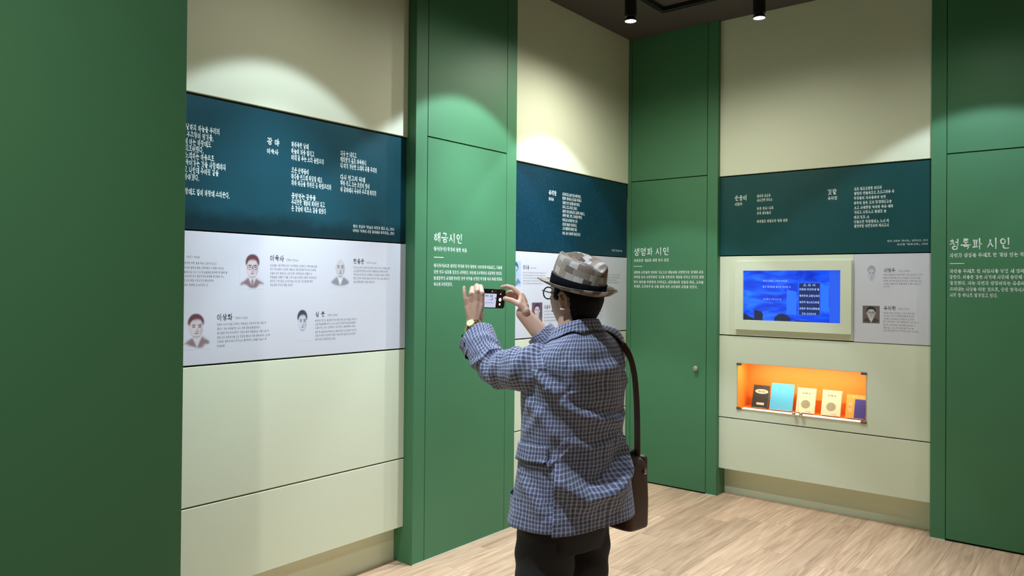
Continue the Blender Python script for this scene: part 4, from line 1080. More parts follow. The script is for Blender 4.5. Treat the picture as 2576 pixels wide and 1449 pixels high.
def sleeve(path, rad, folds, seed, sag=0.012, flare=None):
    pts = catmull(path, 22); m = len(pts); n = 64
    rr = np.interp(np.linspace(0, 1, m), np.linspace(0, 1, len(rad)), rad)
    V, UV = [], []; s = None; along = 0.0; ak = [0.0] * n
    for i, p in enumerate(pts):
        d = (pts[min(i + 1, m - 1)] - pts[max(i - 1, 0)]).normalized()
        if s is None: s, u = frame_from(d)
        else: s = (s - d * s.dot(d)).normalized(); u = s.cross(d)
        if i: along += (p - pts[i - 1]).length
        row = []
        for k in range(n):
            a = 2 * PI * k / n
            dirv = s * math.cos(a) + u * math.sin(a)
            r = rr[i]
            dn = 0.004 * noise.noise(Vector((a * 1.5, along * 16, seed))) + 0.003 * noise.noise(Vector((a * 3, along * 34, seed + 5)))
            for (s0, a0, tilt, amt, w) in folds:       # ring-like creases: place along the sleeve, angle they centre on, slant
                da = math.atan2(math.sin(a - a0), math.cos(a - a0))
                q = (along - s0 - tilt * da) / w
                dn += amt * math.exp(-(da / 1.25) ** 2) * (q + 0.2) * math.exp(-q * q) * 1.6
            low = max(0.0, -dirv.z)
            mid = math.sin(PI * i / (m - 1))
            q_ = p + dirv * (r + dn + sag * low * mid)
            if flare is not None:                       # the loose cuff hangs away from the wrist on its outer side
                k_ = max(0.0, (i / (m - 1) - 0.72) / 0.28); o_ = max(0.0, dirv.dot(flare[0]))
                q_ += (flare[0] * flare[1] - d * flare[2]) * k_ * k_ * o_
            if i: ak[k] += (q_ - V[-n]).length
            V.append(q_)
            row.append((a * 0.078, 0.6 * ak[k] + 0.4 * along))
        row.append((2 * PI * 0.078, row[0][1])); UV.append(row)
    # cuff turned in
    c = pts[-1]; d = (pts[-1] - pts[-2]).normalized()
    last = V[-n:]
    V += [c + (p - c) * 0.93 for p in last]; UV.append(UV[-1])
    V += [c + (p - c) * 0.88 - d * 0.06 for p in last]; UV.append([(a, b_ - 0.06) for a, b_ in UV[-1]])
    return lobj('sleeve', grid_mesh('sleeve', V, n, m + 2, UV), M['check'], jacket), pts
L_SH, L_EL, L_WR = Vector((-.158, .015, 1.312)), Vector((-0.152, 0.243, 1.296)), Vector((-.122, .416, 1.432))
R_SH, R_EL, R_WR = Vector((.168, .010, 1.372)), Vector((.225, .225, 1.262)), Vector((.100, .375, 1.482))
lsl, lpts = sleeve([L_SH + Vector((.070, -.050, .0)), L_SH + Vector((-.004, .01, -.002)), L_SH.lerp(L_EL, .55) + Vector((-.016, 0, -.004)), L_EL + Vector((-.004, .0, .0)), L_EL.lerp(L_WR, .42) + Vector((-.012, .004, -.004)), L_EL.lerp(L_WR, .80)],
       [.070, .082, .067, .063, .062, .063], [(.10, 2.5, .03, .012, .022), (.17, 1.5, -.03, .010, .022), (.24, 3.4, .02, .010, .020), (.30, 2.6, -.025, .014, .020), (.345, 3.0, .03, .012, .018), (.06, 4.5, .03, .012, .026), (.40, 1.0, .02, .006, .020)], 2.0, 0.008, (Vector((-.80, .30, -.50)).normalized(), .020, .030))
rsl, rpts = sleeve([R_SH + Vector((-.075, -.045, -.01)), R_SH + Vector((.006, .0, -.012)), R_SH.lerp(R_EL, .55), R_EL, R_EL.lerp(R_WR, .40), R_EL.lerp(R_WR, .66)],
       [.062, .085, .076, .068, .062, .058], [(.10, 2.5, .03, .012, .022), (.24, 3.4, .02, .010, .020), (.30, 2.6, -.025, .012, .020)], 7.0)

# collar: a stand that folds over and lies on the shoulders, open at the throat
V, UV = [], []
nc = 84
prof = [('s', .064, 1.435, .0), ('s', .067, 1.462, .025), ('s', .070, 1.476, .04), ('s', .0745, 1.482, .047), ('s', .080, 1.480, .053), ('t', 1.466, .013, .07), ('t', 1.457, .012, .08), ('t', 1.448, .011, .09), ('t', 1.4385, .011, .10), ('t', 1.4365, .008, .103), ('t', 1.442, .003, .107)]
for kind, a_, b_, v in prof:
    row = []
    for i in range(nc):
        t = deg(120) + deg(300) * i / (nc - 1)
        if kind == 's': p = Vector((math.cos(t) * a_ * 1.12, math.sin(t) * a_ - .005, b_))
        else:
            zz = a_ + 0.004 * math.sin(t * 7) * (a_ < 1.44)
            p = torso_pt(t, zz, b_)
        V.append(dip(p)); row.append((t * 0.10, v))
    row.append(row[0]); UV.append(row)
lobj('collar', grid_mesh('collar', V, nc, len(prof), UV, close_u=False), M['check'], jacket)

# hip pocket flaps and breast lapels
def patch(name, t0, t1, z0, z1, grow, mat, skew=0.0, n=14):
    V, UV = [], []
    m = 8
    for layer in (grow, grow - 0.006):
        for j in range(m):
            z = z0 + (z1 - z0) * j / (m - 1)
            for i in range(n):
                t = deg(t0 + (t1 - t0) * i / (n - 1)); zz = z + skew * (i / (n - 1) - .5)
                p = torso_pt(t, zz); nn = (torso_pt(t, zz, .01) - p).normalized()
                V.append(p + nn * (torso_disp(t, zz) + layer + (0.004 * (1 - j / (m - 1)) if layer == grow else 0)))
                UV.append((t * R0 + 0.005, zz + 0.004))
    F = [(j * n + i, j * n + i + 1, (j + 1) * n + i + 1, (j + 1) * n + i) for j in range(m - 1) for i in range(n - 1)]
    o = m * n
    ring = [i for i in range(n)] + [j * n + n - 1 for j in range(1, m)] + [(m - 1) * n + i for i in range(n - 2, -1, -1)] + [j * n for j in range(m - 2, 0, -1)]
    F += [(ring[k], ring[(k + 1) % len(ring)], ring[(k + 1) % len(ring)] + o, ring[k] + o)[::-1] for k in range(len(ring))]
    F += [tuple(i + o for i in f)[::-1] for f in F[:(m - 1) * (n - 1)]]
    me = mesh_from(name, V, F)
    l = me.uv_layers.new(name='UVMap')
    for lp in me.loops: l.data[lp.index].uv = UV[lp.vertex_index]
    return lobj(name, me, mat, jacket)
patch('pocket_flap', 150, 206, 1.000, 1.058, 0.008, M['check'], 0.008)
patch('pocket_flap', -26, 30, 1.000, 1.058, 0.008, M['check'])
patch('lapel', 62, 84, 1.12, 1.36, 0.008, M['check'], -0.06)
patch('lapel', 96, 118, 1.12, 1.36, 0.008, M['check'], 0.06)

def button(c, n_, par, r=0.0075):
    bm = bmesh.new()
    mtx = Matrix.Translation(c) @ Vector(n_).to_track_quat('Z', 'Y').to_matrix().to_4x4()
    add_lathe(bm, [(r * .9, -0.001), (r, 0.001), (r, 0.002), (r * .8, 0.003), (r * .6, 0.002)], 16, mtx)
    return obj('button', bm, M['button'], par, True, world=False)
def sleeve_surface(pts, k, dirv, r): return pts[k] + dirv.normalized() * r
for k in range(3):
    i = len(lpts) - 5 - 5 * k
    d = (lpts[i + 1] - lpts[i - 1]).normalized()
    side = Vector((-.80, -.35, -.45)); side = (side - d * side.dot(d)).normalized()
    button(lpts[i] + side * 0.0672, side, lsl)
for z in (1.08, .98):
    p = torso_pt(deg(88), z); button(p + Vector((0, 0.008, 0)), (0, 1, 0), jacket, 0.010)

# --------------------------------------------------- body: one continuous skin grown over overlapping volumes
BV, BF = [], []
def ball(c, r, sx=1, sy=1, sz=1, rot=None, nu_=16, nv_=10):
    b0 = len(BV); c = Vector(c)
    def P(x, y, z):
        v = Vector((x * sx * r, y * sy * r, z * sz * r)); return c + (rot @ v if rot is not None else v)
    BV.append(P(0, 0, -1))
    for j in range(1, nv_):
        la = -PI / 2 + PI * j / nv_
        for i in range(nu_): BV.append(P(math.cos(la) * math.cos(2 * PI * i / nu_), math.cos(la) * math.sin(2 * PI * i / nu_), math.sin(la)))
    BV.append(P(0, 0, 1)); e = len(BV) - 1
    for i in range(nu_):
        i2 = (i + 1) % nu_
        BF.append((b0, b0 + 1 + i2, b0 + 1 + i)); BF.append((e, e - nu_ + i, e - nu_ + i2))
        for j in range(nv_ - 2): BF.append((b0 + 1 + j * nu_ + i, b0 + 1 + j * nu_ + i2, b0 + 1 + (j + 1) * nu_ + i2, b0 + 1 + (j + 1) * nu_ + i))
def vtube(pts, rad, n=14):
    t = bmesh.new(); add_tube(t, pts, rad, n); t.verts.index_update(); b0 = len(BV)
    BV.extend(v.co.copy() for v in t.verts); BF.extend(tuple(b0 + v.index for v in f.verts) for f in t.faces); t.free()
def chain(pts, rad):
    vtube(pts, rad)
    for p, r in zip(pts, rad if hasattr(rad, '__len__') else [rad] * len(pts)): ball(Vector(p), r * 0.995)
# trunk and limbs under the clothes
for z, a, b_ in ((.86, .15, .10), (1.0, .145, .095), (1.12, .145, .09), (1.24, .15, .095), (1.33, .14, .08)):
    ball(Vector((0, .0, z)), 0.1, a / .1, b_ / .1, 1.0)
vtube([(0, -.006, 1.30), (0, -.004, 1.40), (.002, -.006, 1.50)], [.070, .065, .060], 24)
chain([L_SH, L_EL, L_EL.lerp(L_WR, .5), L_WR], [.046, .040, .037, .0285])
chain([R_SH, R_EL, R_EL.lerp(R_WR, .5), R_WR], [.046, .040, .039, .0300])
for sx, hx, fx in ((-1, -.095, -.10), (1, .075, .085)):
    chain([(hx, .01, .86), (hx + sx * .005, .03, .48), (fx, .0, .10)], [.076, .050, .036])
    chain([(fx, -.01, .055), (fx + sx * .012, .13, .035)], [.036, .030])

# head: a ball of skin pushed into skull, brow, eye sockets, nose, lips, chin and jaw
HEAD_C = Vector((.006, .004, 1.553)); HEAD_R = Matrix.Rotation(deg(7), 3, 'X')
def head_pt(lon, lat, grow=0.0):
    """lon 0 faces +y, positive towards +x; lat from chin to crown"""
    cl = math.cos(lat)
    d = Vector((math.sin(lon) * cl, math.cos(lon) * cl, math.sin(lat)))
    p = Vector((d.x * 0.0765, d.y * 0.099, d.z * (0.118 if d.z > 0 else 0.124)))
    f = max(0, d.y)
    if d.z < 0:                                   # jaw narrows towards the chin, nape tucks in
        k = -d.z
        p.x *= 1 - 0.20 * k * k; p.y *= 1 - (0.02 if d.y > 0 else 0.34) * k
    if d.y > 0: p.y *= 0.94
    g = lambda x0, z0, sx, sz: math.exp(-((p.x - x0) / sx) ** 2 - ((p.z - z0) / sz) ** 2) * (1 if d.y > 0.1 else 0)
    p.y += 0.027 * g(0, -.022, .0115, .018) + 0.012 * g(0, -.004, .008, .024) + 0.006 * (g(.009, -.032, .007, .008) + g(-.009, -.032, .007, .008))   # nose
    p.y += 0.005 * g(0, .026, .040, .010)                                                                                                        # brow
    p.y -= 0.010 * (g(.032, .010, .014, .011) + g(-.032, .010, .014, .011))                                                                       # eye sockets
    p.y += 0.005 * (g(.032, .008, .010, .006) + g(-.032, .008, .010, .006))                                                                       # eyelids
    p.y += 0.006 * g(0, -.054, .020, .005) + 0.006 * g(0, -.064, .017, .005) - 0.003 * g(0, -.059, .020, .002)                                    # lips
    p.y += 0.009 * g(0, -.096, .022, .014)                                                                                                        # chin
    p.y += 0.003 * (g(.042, -.022, .018, .018) + g(-.042, -.022, .018, .018))                                                                     # cheeks
    if grow: p += Vector((d.x, d.y, d.z)).normalized() * grow
    return HEAD_C + HEAD_R @ p
nl, na = 96, 72
h0 = len(BV)
BV.append(head_pt(0, -PI / 2))
for j in range(1, na):
    for i in range(nl): BV.append(head_pt(-2 * PI * i / nl, -PI / 2 + PI * j / na))
BV.append(head_pt(0, PI / 2)); h1 = len(BV) - 1
for i in range(nl):
    i2 = (i + 1) % nl
    BF.append((h0, h0 + 1 + i2, h0 + 1 + i)); BF.append((h1, h1 - nl + i, h1 - nl + i2))
    for j in range(na - 2): BF.append((h0 + 1 + j * nl + i, h0 + 1 + j * nl + i2, h0 + 1 + (j + 1) * nl + i2, h0 + 1 + (j + 1) * nl + i))
# ears: a flattened shell with a rolled rim and a lobe
for sx in (-1, 1):
    ec = HEAD_C + HEAD_R @ Vector((sx * .077, -.016, -.010))
    rot = (Matrix.Rotation(sx * deg(-22), 3, 'Z') @ Matrix.Rotation(deg(-10), 3, 'X'))
    ball(ec + Vector((-sx * .002, .003, 0)), .01, .45, 1.5, 2.6, rot)
    rim = [ec + rot @ Vector((sx * .006, .016 * math.cos(a) - .003, .031 * math.sin(a))) for a in np.linspace(deg(75 - 30), deg(290), 14)]
    chain(rim, [.0042] * 14)
    ball(ec + rot @ Vector((sx * .004, .008, -.028)), .0065)
# hands
H = Vector((.743, -.669, 0)); A_ = Vector((.669, .743, 0)); UPV = Vector((0, 0, 1))
def lh(a, n, z): return L_WR + H * a + A_ * n + UPV * z
palm = [lh(.029, .004, .088), lh(.010, -.002, .093), lh(-.009, .0, .087), lh(-.0265, .004, .077)]
for q, r in zip(palm, (.0125, .0128, .0122, .0112)):
    b0 = L_WR + (q - L_WR) * 0.18
    chain([b0, L_WR.lerp(q, .55), q], [.0175, .0155, r])
chain([lh(-.012, .006, .02), lh(-.012, .010, .075)], [.018, .015]); chain([lh(.012, .008, .02), lh(.014, .012, .075)], [.019, .015])
def finger(pts, r0):
    chain(pts, [r0 * 1.1, r0 * 1.08, r0 * .98, r0 * .88][:len(pts)])
finger([palm[0], lh(.031, -.003, .130), lh(.024, .040, .156), lh(.016, .078, .152)], .0098)
finger([palm[1], lh(.012, -.008, .138), lh(.008, .036, .160), lh(.003, .072, .154)], .0100)
finger([palm[2], lh(-.0115, -.006, .128), lh(-.010, .032, .150), lh(-.008, .064, .142)], .0094)
finger([palm[3], lh(-.033, .0, .108), lh(-.0375, .004, .133), lh(-.0395, .012, .152)], .0082)
finger([lh(.020, .012, .026), lh(.026, .040, .045), lh(.019, .066, .056), lh(.010, .084, .058)], .0112)
RP = [Vector(v) for v in RHAND]
rw = R_WR
def rchain(idx, r): chain([RP[i] for i in idx], [r, r * .97, r * .9, r * .8][:len(idx)])
for q in (RP[0], RP[4], RP[8], RP[12]):
    chain([rw.lerp(q, .12), rw.lerp(q, .55), q], [.0190, .0165, .0122])
chain([rw.lerp(RP[16], .3), RP[16]], [.0200, .0160])
chain([rw.lerp(RP[8], .45), RP[16].lerp(RP[8], .4)], [.0185, .0170])
chain([RP[17], RP[0].lerp(RP[17], .35), RP[0]], [.0115, .0095, .0105])
chain([RP[16], RP[0]], [.0140, .0115])
rchain([0, 1, 2, 3], .0098); rchain([4, 5, 6, 7], .0100); rchain([8, 9, 10, 11], .0094); rchain([12, 13, 14, 15], .0084); rchain([16, 17, 18, 19], .0125)
me = mesh_from('body', BV, BF)
tmp = bpy.data.objects.new('body_volumes', me); C.objects.link(tmp)
md = tmp.modifiers.new('grow', 'REMESH'); md.mode = 'VOXEL'; md.voxel_size = 0.0030; md.use_smooth_shade = True
ms = tmp.modifiers.new('relax', 'SMOOTH'); ms.factor = 0.5; ms.iterations = 4
bpy.context.view_layer.update()
me2 = bpy.data.meshes.new_from_object(tmp.evaluated_get(bpy.context.evaluated_depsgraph_get()))
bpy.data.objects.remove(tmp); bpy.data.meshes.remove(me)
me2.name = 'body'; me2.materials.clear()
lobj('body', me2, M['skin'], person)

# eyes and brows
M['eye'] = paint('eye_white', srgb(232, 228, 222), 0.2)
M['iris'] = paint('dark_iris', srgb(40, 26, 20), 0.2)
for sx in (-1, 1):
    ec = HEAD_C + HEAD_R @ Vector((sx * .032, .0755, .008))
    bm = bmesh.new(); bmesh.ops.create_uvsphere(bm, u_segments=20, v_segments=14, radius=.0115, matrix=Matrix.Translation(ec))
    ey = obj('eye', bm, M['eye'], person, True, world=False)
    bm = bmesh.new(); bmesh.ops.create_uvsphere(bm, u_segments=16, v_segments=10, radius=.0056, matrix=Matrix.Translation(ec + Vector((0, .0078, 0))) @ Matrix.Diagonal((1, .75, 1, 1)))
    obj('iris', bm, M['iris'], ey, True, world=False)
    bm = bmesh.new(); add_tube(bm, [HEAD_C + HEAD_R @ Vector((sx * x_, y_, z_)) for x_, y_, z_ in ((.014, .0905, .026), (.028, .088, .031), (.044, .080, .027))], [.0026, .0034, .0018], 8)
    obj('eyebrow', bm, M['hair'], person, True, world=False)

M['lips'] = paint('lips', srgb(176, 112, 102), 0.45)
bm = bmesh.new()
for zz, rr in ((-.0545, .0032), (-.0625, .0040)):
    add_tube(bm, [HEAD_C + HEAD_R @ Vector((x_, .0935 - 14 * x_ * x_, zz + (.0015 if zz > -.06 else -.0005) * (1 - (x_ / .022) ** 2))) for x_ in np.linspace(-.022, .022, 11)], [rr * (0.35 + 0.65 * (1 - (k / 5 - 1) ** 2)) for k in range(11)], 8)
obj('lips', bm, M['lips'], person, True, world=False)

# hair below the hat: a tapered layer over the skull
V = []; nlo, nla = 110, 70
for j in range(nla):
    lat = deg(-58) + deg(106) * j / (nla - 1)
    for i in range(nlo):
        lon = deg(46) + deg(268) * i / (nlo - 1)
        p0 = head_pt(lon, lat); q = HEAD_R.inverted() @ (p0 - HEAD_C)
        back = -q.y
        # hairline: nape at the back, round the ear, down to a sideburn
        line = -.080 + max(0, (q.y + .030)) * 1.15
        if q.y > -.044: line = .026 - max(0, (-.010 - q.y)) * 0.8
        if .006 < q.y < .024: line = -.012
        if q.y >= .024: line = .024 + (q.y - .024) * 1.3
        cover = max(-1.0, min(1.0, (q.z - line) / 0.010))
        g = (0.009 + 0.006 * max(0, min(1, back / .06))) * cover if cover > 0 else 0.004 * cover
        V.append(head_pt(lon, lat, g + (0.0020 * noise.noise(p0 * 190) if cover > 0 else -0.002)))
lobj('hair', grid_mesh('hair', V, nlo, nla, None, close_u=False), M['hair'], person)

# --------------------------------------------------- fedora
HAT_M = Matrix.Translation((.012, .002, 1.588)) @ Matrix.Rotation(deg(15.0), 4, 'X')
V, UV = [], []; nh = 128
crown = [(1.0, 0.0, 0), (1.005, .012, 0), (1.0, .030, 0), (.985, .055, .1), (.965, .078, .35), (.945, .095, .7), (.91, .106, 1), (.83, .112, 1), (.70, .111, 1), (.52, .106, 1), (.34, .100, 1), (.16, .096, 1), (.02, .095, 1)]
for k, (sc, z, pin) in enumerate(crown):
    row = []
    for i in range(nh + 1):
        t = 2 * PI * i / nh
        x, y = math.cos(t) * .089 * sc, math.sin(t) * (.100 if math.sin(t) > 0 else .113) * sc
        zz = z + (y / .1) * 0.010 * (z / .11)                       # crown rises towards the front
        fr = max(0, y / .100)
        x *= 1 - 0.30 * pin * fr * fr                               # front pinch
        if z > .09: zz -= .026 * math.exp(-(x / .024) ** 2) * (0.6 + 0.4 * (y < 0)) * min(1, (1.0 - sc) * 6) ; 
        if i < nh: V.append(HAT_M @ Vector((x, y, zz)))
        row.append((t * .092, z) if k < 7 else (x * 1.0 + .3, y + .1))
    UV.append(row)
hat = lobj('fedora', grid_mesh('fedora', V, nh, len(crown), UV), M['patch'], person)
V, UV = [], []
brim_rows = [(1.0, 0, .002), (1.15, 0, .001), (1.32, 0, .002), (1.48, 0, .006), (1.52, 0, .007), (1.525, 0, .0045), (1.48, 0, .0035), (1.30, 0, -.001), (1.10, 0, -.002), (1.0, 0, -.001)]
for sc, _, z in brim_rows:
    row = []
    for i in range(nh + 1):
        t = 2 * PI * i / nh
        ex = sc - 1
        x, y = math.cos(t) * (.089 + ex * .086), math.sin(t) * ((.100 + ex * .102) if math.sin(t) > 0 else (.113 + ex * .082))
        up = ex / .52
        zz = z + up * up * (0.020 * max(0, -math.sin(t)) ** 2 + 0.010 * abs(math.cos(t)) ** 2 - 0.010 * max(0, math.sin(t)) ** 2)
        if i < nh: V.append(HAT_M @ Vector((x, y, zz)))
        row.append((t * .13, ex * .09 + .5))
    UV.append(row)
lobj('brim', grid_mesh('brim', V, nh, len(brim_rows), UV), M['patch'], hat)
V = []
for sc, z in ((1.0, .003), (1.035, .003), (1.035, .016), (1.030, .037), (1.0, .037)):
    for i in range(nh):
        t = 2 * PI * i / nh
        V.append(HAT_M @ Vector((math.cos(t) * .089 * sc, math.sin(t) * (.100 if math.sin(t) > 0 else .113) * sc, z + math.sin(t) * .002)))
lobj('hat_band', grid_mesh('hat_band', V, nh, 5), M['band'], hat)

# --------------------------------------------------- glasses
gl = None
bm = bmesh.new()
for sx in (-1, 1):
    c0 = HEAD_C + HEAD_R @ Vector((sx * .034, .101, .002))
    pts = [c0 + Vector((math.cos(a) * .0262, -abs(math.cos(a)) * .002 * (1 if sx * math.cos(a) > 0 else 0) , math.sin(a) * .0215)) for a in np.linspace(0, 2 * PI, 29)]
    add_tube(bm, pts, .0023, 8, cap=False)
    add_tube(bm, [HEAD_C + HEAD_R @ Vector((sx * x_, y_, z_)) for x_, y_, z_ in ((.0595, .099, .012), (.076, .090, .013), (.083, .05, .012), (.083, -.005, .010), (.082, -.026, -.006))], .0019, 8)
add_tube(bm, [HEAD_C + HEAD_R @ Vector((x_, y_, z_)) for x_, y_, z_ in ((-.010, .102, .010), (0, .104, .013), (.010, .102, .010))], .0016, 8)
gl = obj('glasses', bm, M['frame'], person, True, world=False)
for sx in (-1, 1):
    c0 = HEAD_C + HEAD_R @ Vector((sx * .034, .101, .002))
    bm = bmesh.new(); add_lathe(bm, [(.0245, -.0006), (.0245, .0006)], 28, Matrix.Translation(c0) @ Matrix.Rotation(PI / 2, 4, 'X') @ Matrix.Diagonal((1, .78, 1, 1)))
    obj('lens', bm, M['glass'], gl, False, world=False)

# --------------------------------------------------- watch on the left wrist
d = (lh(0, .003, .05) - L_EL).normalized(); d = (L_WR - L_EL).normalized()
wc = L_WR - d * 0.006
nb = (-A_ - d * (-A_).dot(d)).normalized(); sb = nb.cross(d)
bm = bmesh.new()
ringp = [wc + (nb * math.cos(a) * .0325 + sb * math.sin(a) * .0345) for a in np.linspace(0, 2 * PI, 33)]
V = []
for dz, gr in ((-.008, 0), (-.008, .0022), (.008, .0022), (.008, 0)):
    for a in np.linspace(0, 2 * PI, 48, endpoint=False):
        V.append(wc + nb * math.cos(a) * (.0320 + gr) + sb * math.sin(a) * (.0340 + gr) + d * dz)
watch = lobj('wristwatch', grid_mesh('wristwatch', V, 48, 4), M['strap'], person, True)
mtx = Matrix.Translation(wc + nb * .0335) @ nb.to_track_quat('Z', 'Y').to_matrix().to_4x4()
bm = bmesh.new(); add_lathe(bm, [(.0150, -.002), (.0172, .001), (.0172, .005), (.0155, .007), (.0145, .0062)], 32, mtx); obj('case', bm, M['gold'], watch, True, world=False)
bm = bmesh.new(); add_lathe(bm, [(.0146, .0055), (.0146, .0064)], 32, mtx); obj('dial', bm, M['dial'], watch, False, world=False)
for s_ in (-1, 1):
    for k in range(3):
        a = s_ * (.62 + .24 * k)
        cc = wc + nb * math.cos(a) * .0350 + sb * math.sin(a) * .0370
        nn = (nb * math.cos(a) + sb * math.sin(a)).normalized()
        bm = bmesh.new(); add_box(bm, (-.0036, -.0072, -.0012), (.0036, .0072, .0014), .0008)
        tt = (-nb * math.sin(a) + sb * math.cos(a)).normalized()
        mm = Matrix((tt, d, tt.cross(d))).transposed().to_4x4(); mm.translation = cc
        bmesh.ops.transform(bm, matrix=mm, verts=bm.verts)
        obj('bracelet_link', bm, M['gold'], watch, False, world=False)

# --------------------------------------------------- trousers and shoes
bm = bmesh.new()
def ring_loft(rows, n=40):
    R = []
    for cx, cy, z, a, b_ in rows:
        R.append([bm.verts.new((cx + a * math.cos(2 * PI * k / n), cy + b_ * math.sin(2 * PI * k / n), z)) for k in range(n)])
    for A, B_ in zip(R, R[1:]):
        for k in range(n): bm.faces.new((A[k], A[(k + 1) % n], B_[(k + 1) % n], B_[k]))
    bm.faces.new(R[0][::-1]); bm.faces.new(R[-1])
ring_loft([(-.03, .02, .68, .165, .125), (-.03, .012, .76, .188, .135), (-.025, .006, .84, .180, .125), (-.01, .0, .95, .165, .110), (0, 0, 1.0, .155, .102)])
for hx, fx in ((-.118, -.105), (.062, .085)):
    ring_loft([(fx, .0, .045, .086, .100), (fx, .0, .09, .082, .092), (fx * .98, .006, .25, .085, .092), (hx, .022, .48, .093, .098), (hx, .022, .60, .098, .108), (hx + (.004 if hx < 0 else -.004), .018, .74, .094, .112)])
me = bpy.data.meshes.new('trousers'); bm.to_mesh(me); bm.free()
for v in me.vertices: pass
tmp = bpy.data.objects.new('trouser_volumes', me); C.objects.link(tmp)
md = tmp.modifiers.new('grow', 'REMESH'); md.mode = 'VOXEL'; md.voxel_size = 0.006; md.use_smooth_shade = True
ms = tmp.modifiers.new('relax', 'SMOOTH'); ms.factor = 0.5; ms.iterations = 6
bpy.context.view_layer.update()
me2 = bpy.data.meshes.new_from_object(tmp.evaluated_get(bpy.context.evaluated_depsgraph_get()))
bpy.data.objects.remove(tmp); bpy.data.meshes.remove(me)
me2.name = 'trousers'; me2.materials.clear()
co = np.zeros(len(me2.vertices) * 3); me2.vertices.foreach_get('co', co); co = co.reshape(-1, 3)
no_ = np.zeros(len(me2.vertices) * 3); me2.vertices.foreach_get('normal', no_); no_ = no_.reshape(-1, 3); no_[:, 2] = 0
k = np.array([0.007 * noise.noise(Vector((x * 9, y * 9, z * 7))) for x, y, z in co])
k += 0.004 * np.sin(co[:, 2] * 55 + 26 * co[:, 0] + 9 * co[:, 1]) * np.exp(-((co[:, 2] - .63) / .08) ** 2)
co += no_ * k[:, None]
me2.vertices.foreach_set('co', co.ravel()); me2.update()
lobj('trousers', me2, M['trouser'], person)
for sx, fx in ((-1, -.105), (1, .085)):
    V = []; rows = []
    sec = [(-.085, .030, .050), (-.07, .036, .062), (-.03, .038, .075), (.03, .040, .070), (.08, .046, .052), (.13, .047, .042), (.17, .040, .034), (.195, .022, .024)]
    n = 24
    for y, w, h in sec:
        for k in range(n):
            a = 2 * PI * k / n
            V.append(Vector((fx + sx * .012 + w * math.cos(a), y, max(0.0, h / 2 + h / 2 * math.sin(a)) if math.sin(a) > -.9 else 0.0)))
    me = grid_mesh('shoe', V, n, len(sec))
    b2 = bmesh.new(); b2.from_mesh(me)
    b2.verts.ensure_lookup_table()
    b2.faces.new([b2.verts[k] for k in range(n)][::-1]); b2.faces.new([b2.verts[(len(sec) - 1) * n + k] for k in range(n)])
    bmesh.ops.recalc_face_normals(b2, faces=b2.faces)
    b2.to_mesh(me); b2.free()
    lobj('shoe', me, M['shoe'], person)

# --------------------------------------------------- phone held up in both hands
PH_C = Vector((.002, .468, 1.540))
def pworld(v):
    c, s = math.cos(PERSON_RZ), math.sin(PERSON_RZ)
    return Vector((PERSON_LOC[0] + c * v.x - s * v.y, PERSON_LOC[1] + s * v.x + c * v.y, v.z))
phone = tag(empty('mobile_phone', pworld(PH_C), PERSON_RZ), 'black mobile phone held sideways in both hands, camera picture on its screen', 'phone')
phone.rotation_euler = (deg(6), deg(2), PERSON_RZ)
def rrect(bm, w, h, y0, y1, r, n=6):
    pts = []
    for cx, cz, a0 in ((w / 2 - r, h / 2 - r, 0), (-w / 2 + r, h / 2 - r, 90), (-w / 2 + r, -h / 2 + r, 180), (w / 2 - r, -h / 2 + r, 270)):
        for k in range(n + 1):
            a = deg(a0 + 90 * k / n); pts.append((cx + r * math.cos(a), cz + r * math.sin(a)))
    A = [bm.verts.new((x, y0, z)) for x, z in pts]; B_ = [bm.verts.new((x, y1, z)) for x, z in pts]
    bm.faces.new(A); bm.faces.new(B_[::-1])
    for k in range(len(pts)): bm.faces.new((A[k], B_[k], B_[(k + 1) % len(pts)], A[(k + 1) % len(pts)]))
bm = bmesh.new(); rrect(bm, .156, .078, -.004, .004, .011); obj('case', bm, M['black'], phone, world=False)
M['phone_glass'] = paint('phone_glass', srgb(10, 10, 14), 0.12, 0)
bm = bmesh.new(); rrect(bm, .151, .073, -.0046, -.0038, .009); scr2 = obj('display', bm, M['phone_glass'], phone, world=False)
G_W, G_L, G_G = glow('phone_picture', srgb(206, 212, 236), 0.95), glow('phone_ui', srgb(250, 250, 255), 1.0), glow('phone_picture_marks', srgb(150, 160, 196), 0.8)
def pquad(name, x0, x1, z0, z1, mat, y, par): return link_mesh(name, mesh_from(name, [(x0, y, z0), (x1, y, z0), (x1, y, z1), (x0, y, z1)], [(0, 1, 2, 3)]), mat, par)
pquad('picture', -.060, .030, -.0355, .020, G_W, -.0049, scr2)
for x0, x1, z0, z1 in ((-.030, -.012, .008, .014), (-.004, .010, .006, .015), (-.006, .012, -.006, -.003), (.006, .012, -.004, .004), (.022, .030, -.001, .006), (-.034, .018, -.018, -.016)):
    pquad('picture_mark', x0, x1, z0, z1, G_G, -.0052, scr2)
def pdisc(x, z, r, name='camera_button'):
    return link_mesh(name, mesh_from(name, [(x + r * math.cos(2 * PI * k / 20), -.0050, z + r * math.sin(2 * PI * k / 20)) for k in range(20)], [tuple(range(20))]), G_L, scr2)
pdisc(.051, -.003, .0075); pdisc(.051, -.022, .0048); pdisc(.051, .020, .0028); pdisc(.005, .030, .0022)
bm = bmesh.new()
for x_, z_ in ((.062, .024), (.062, .004), (.046, .014)):
    add_lathe(bm, [(.0078, .0035), (.0078, .0055), (.0062, .006)], 20, Matrix.Translation((x_, 0, z_)) @ Matrix.Rotation(-PI / 2, 4, 'X'))
obj('camera_lenses', bm, M['phone_glass'], phone, world=False)

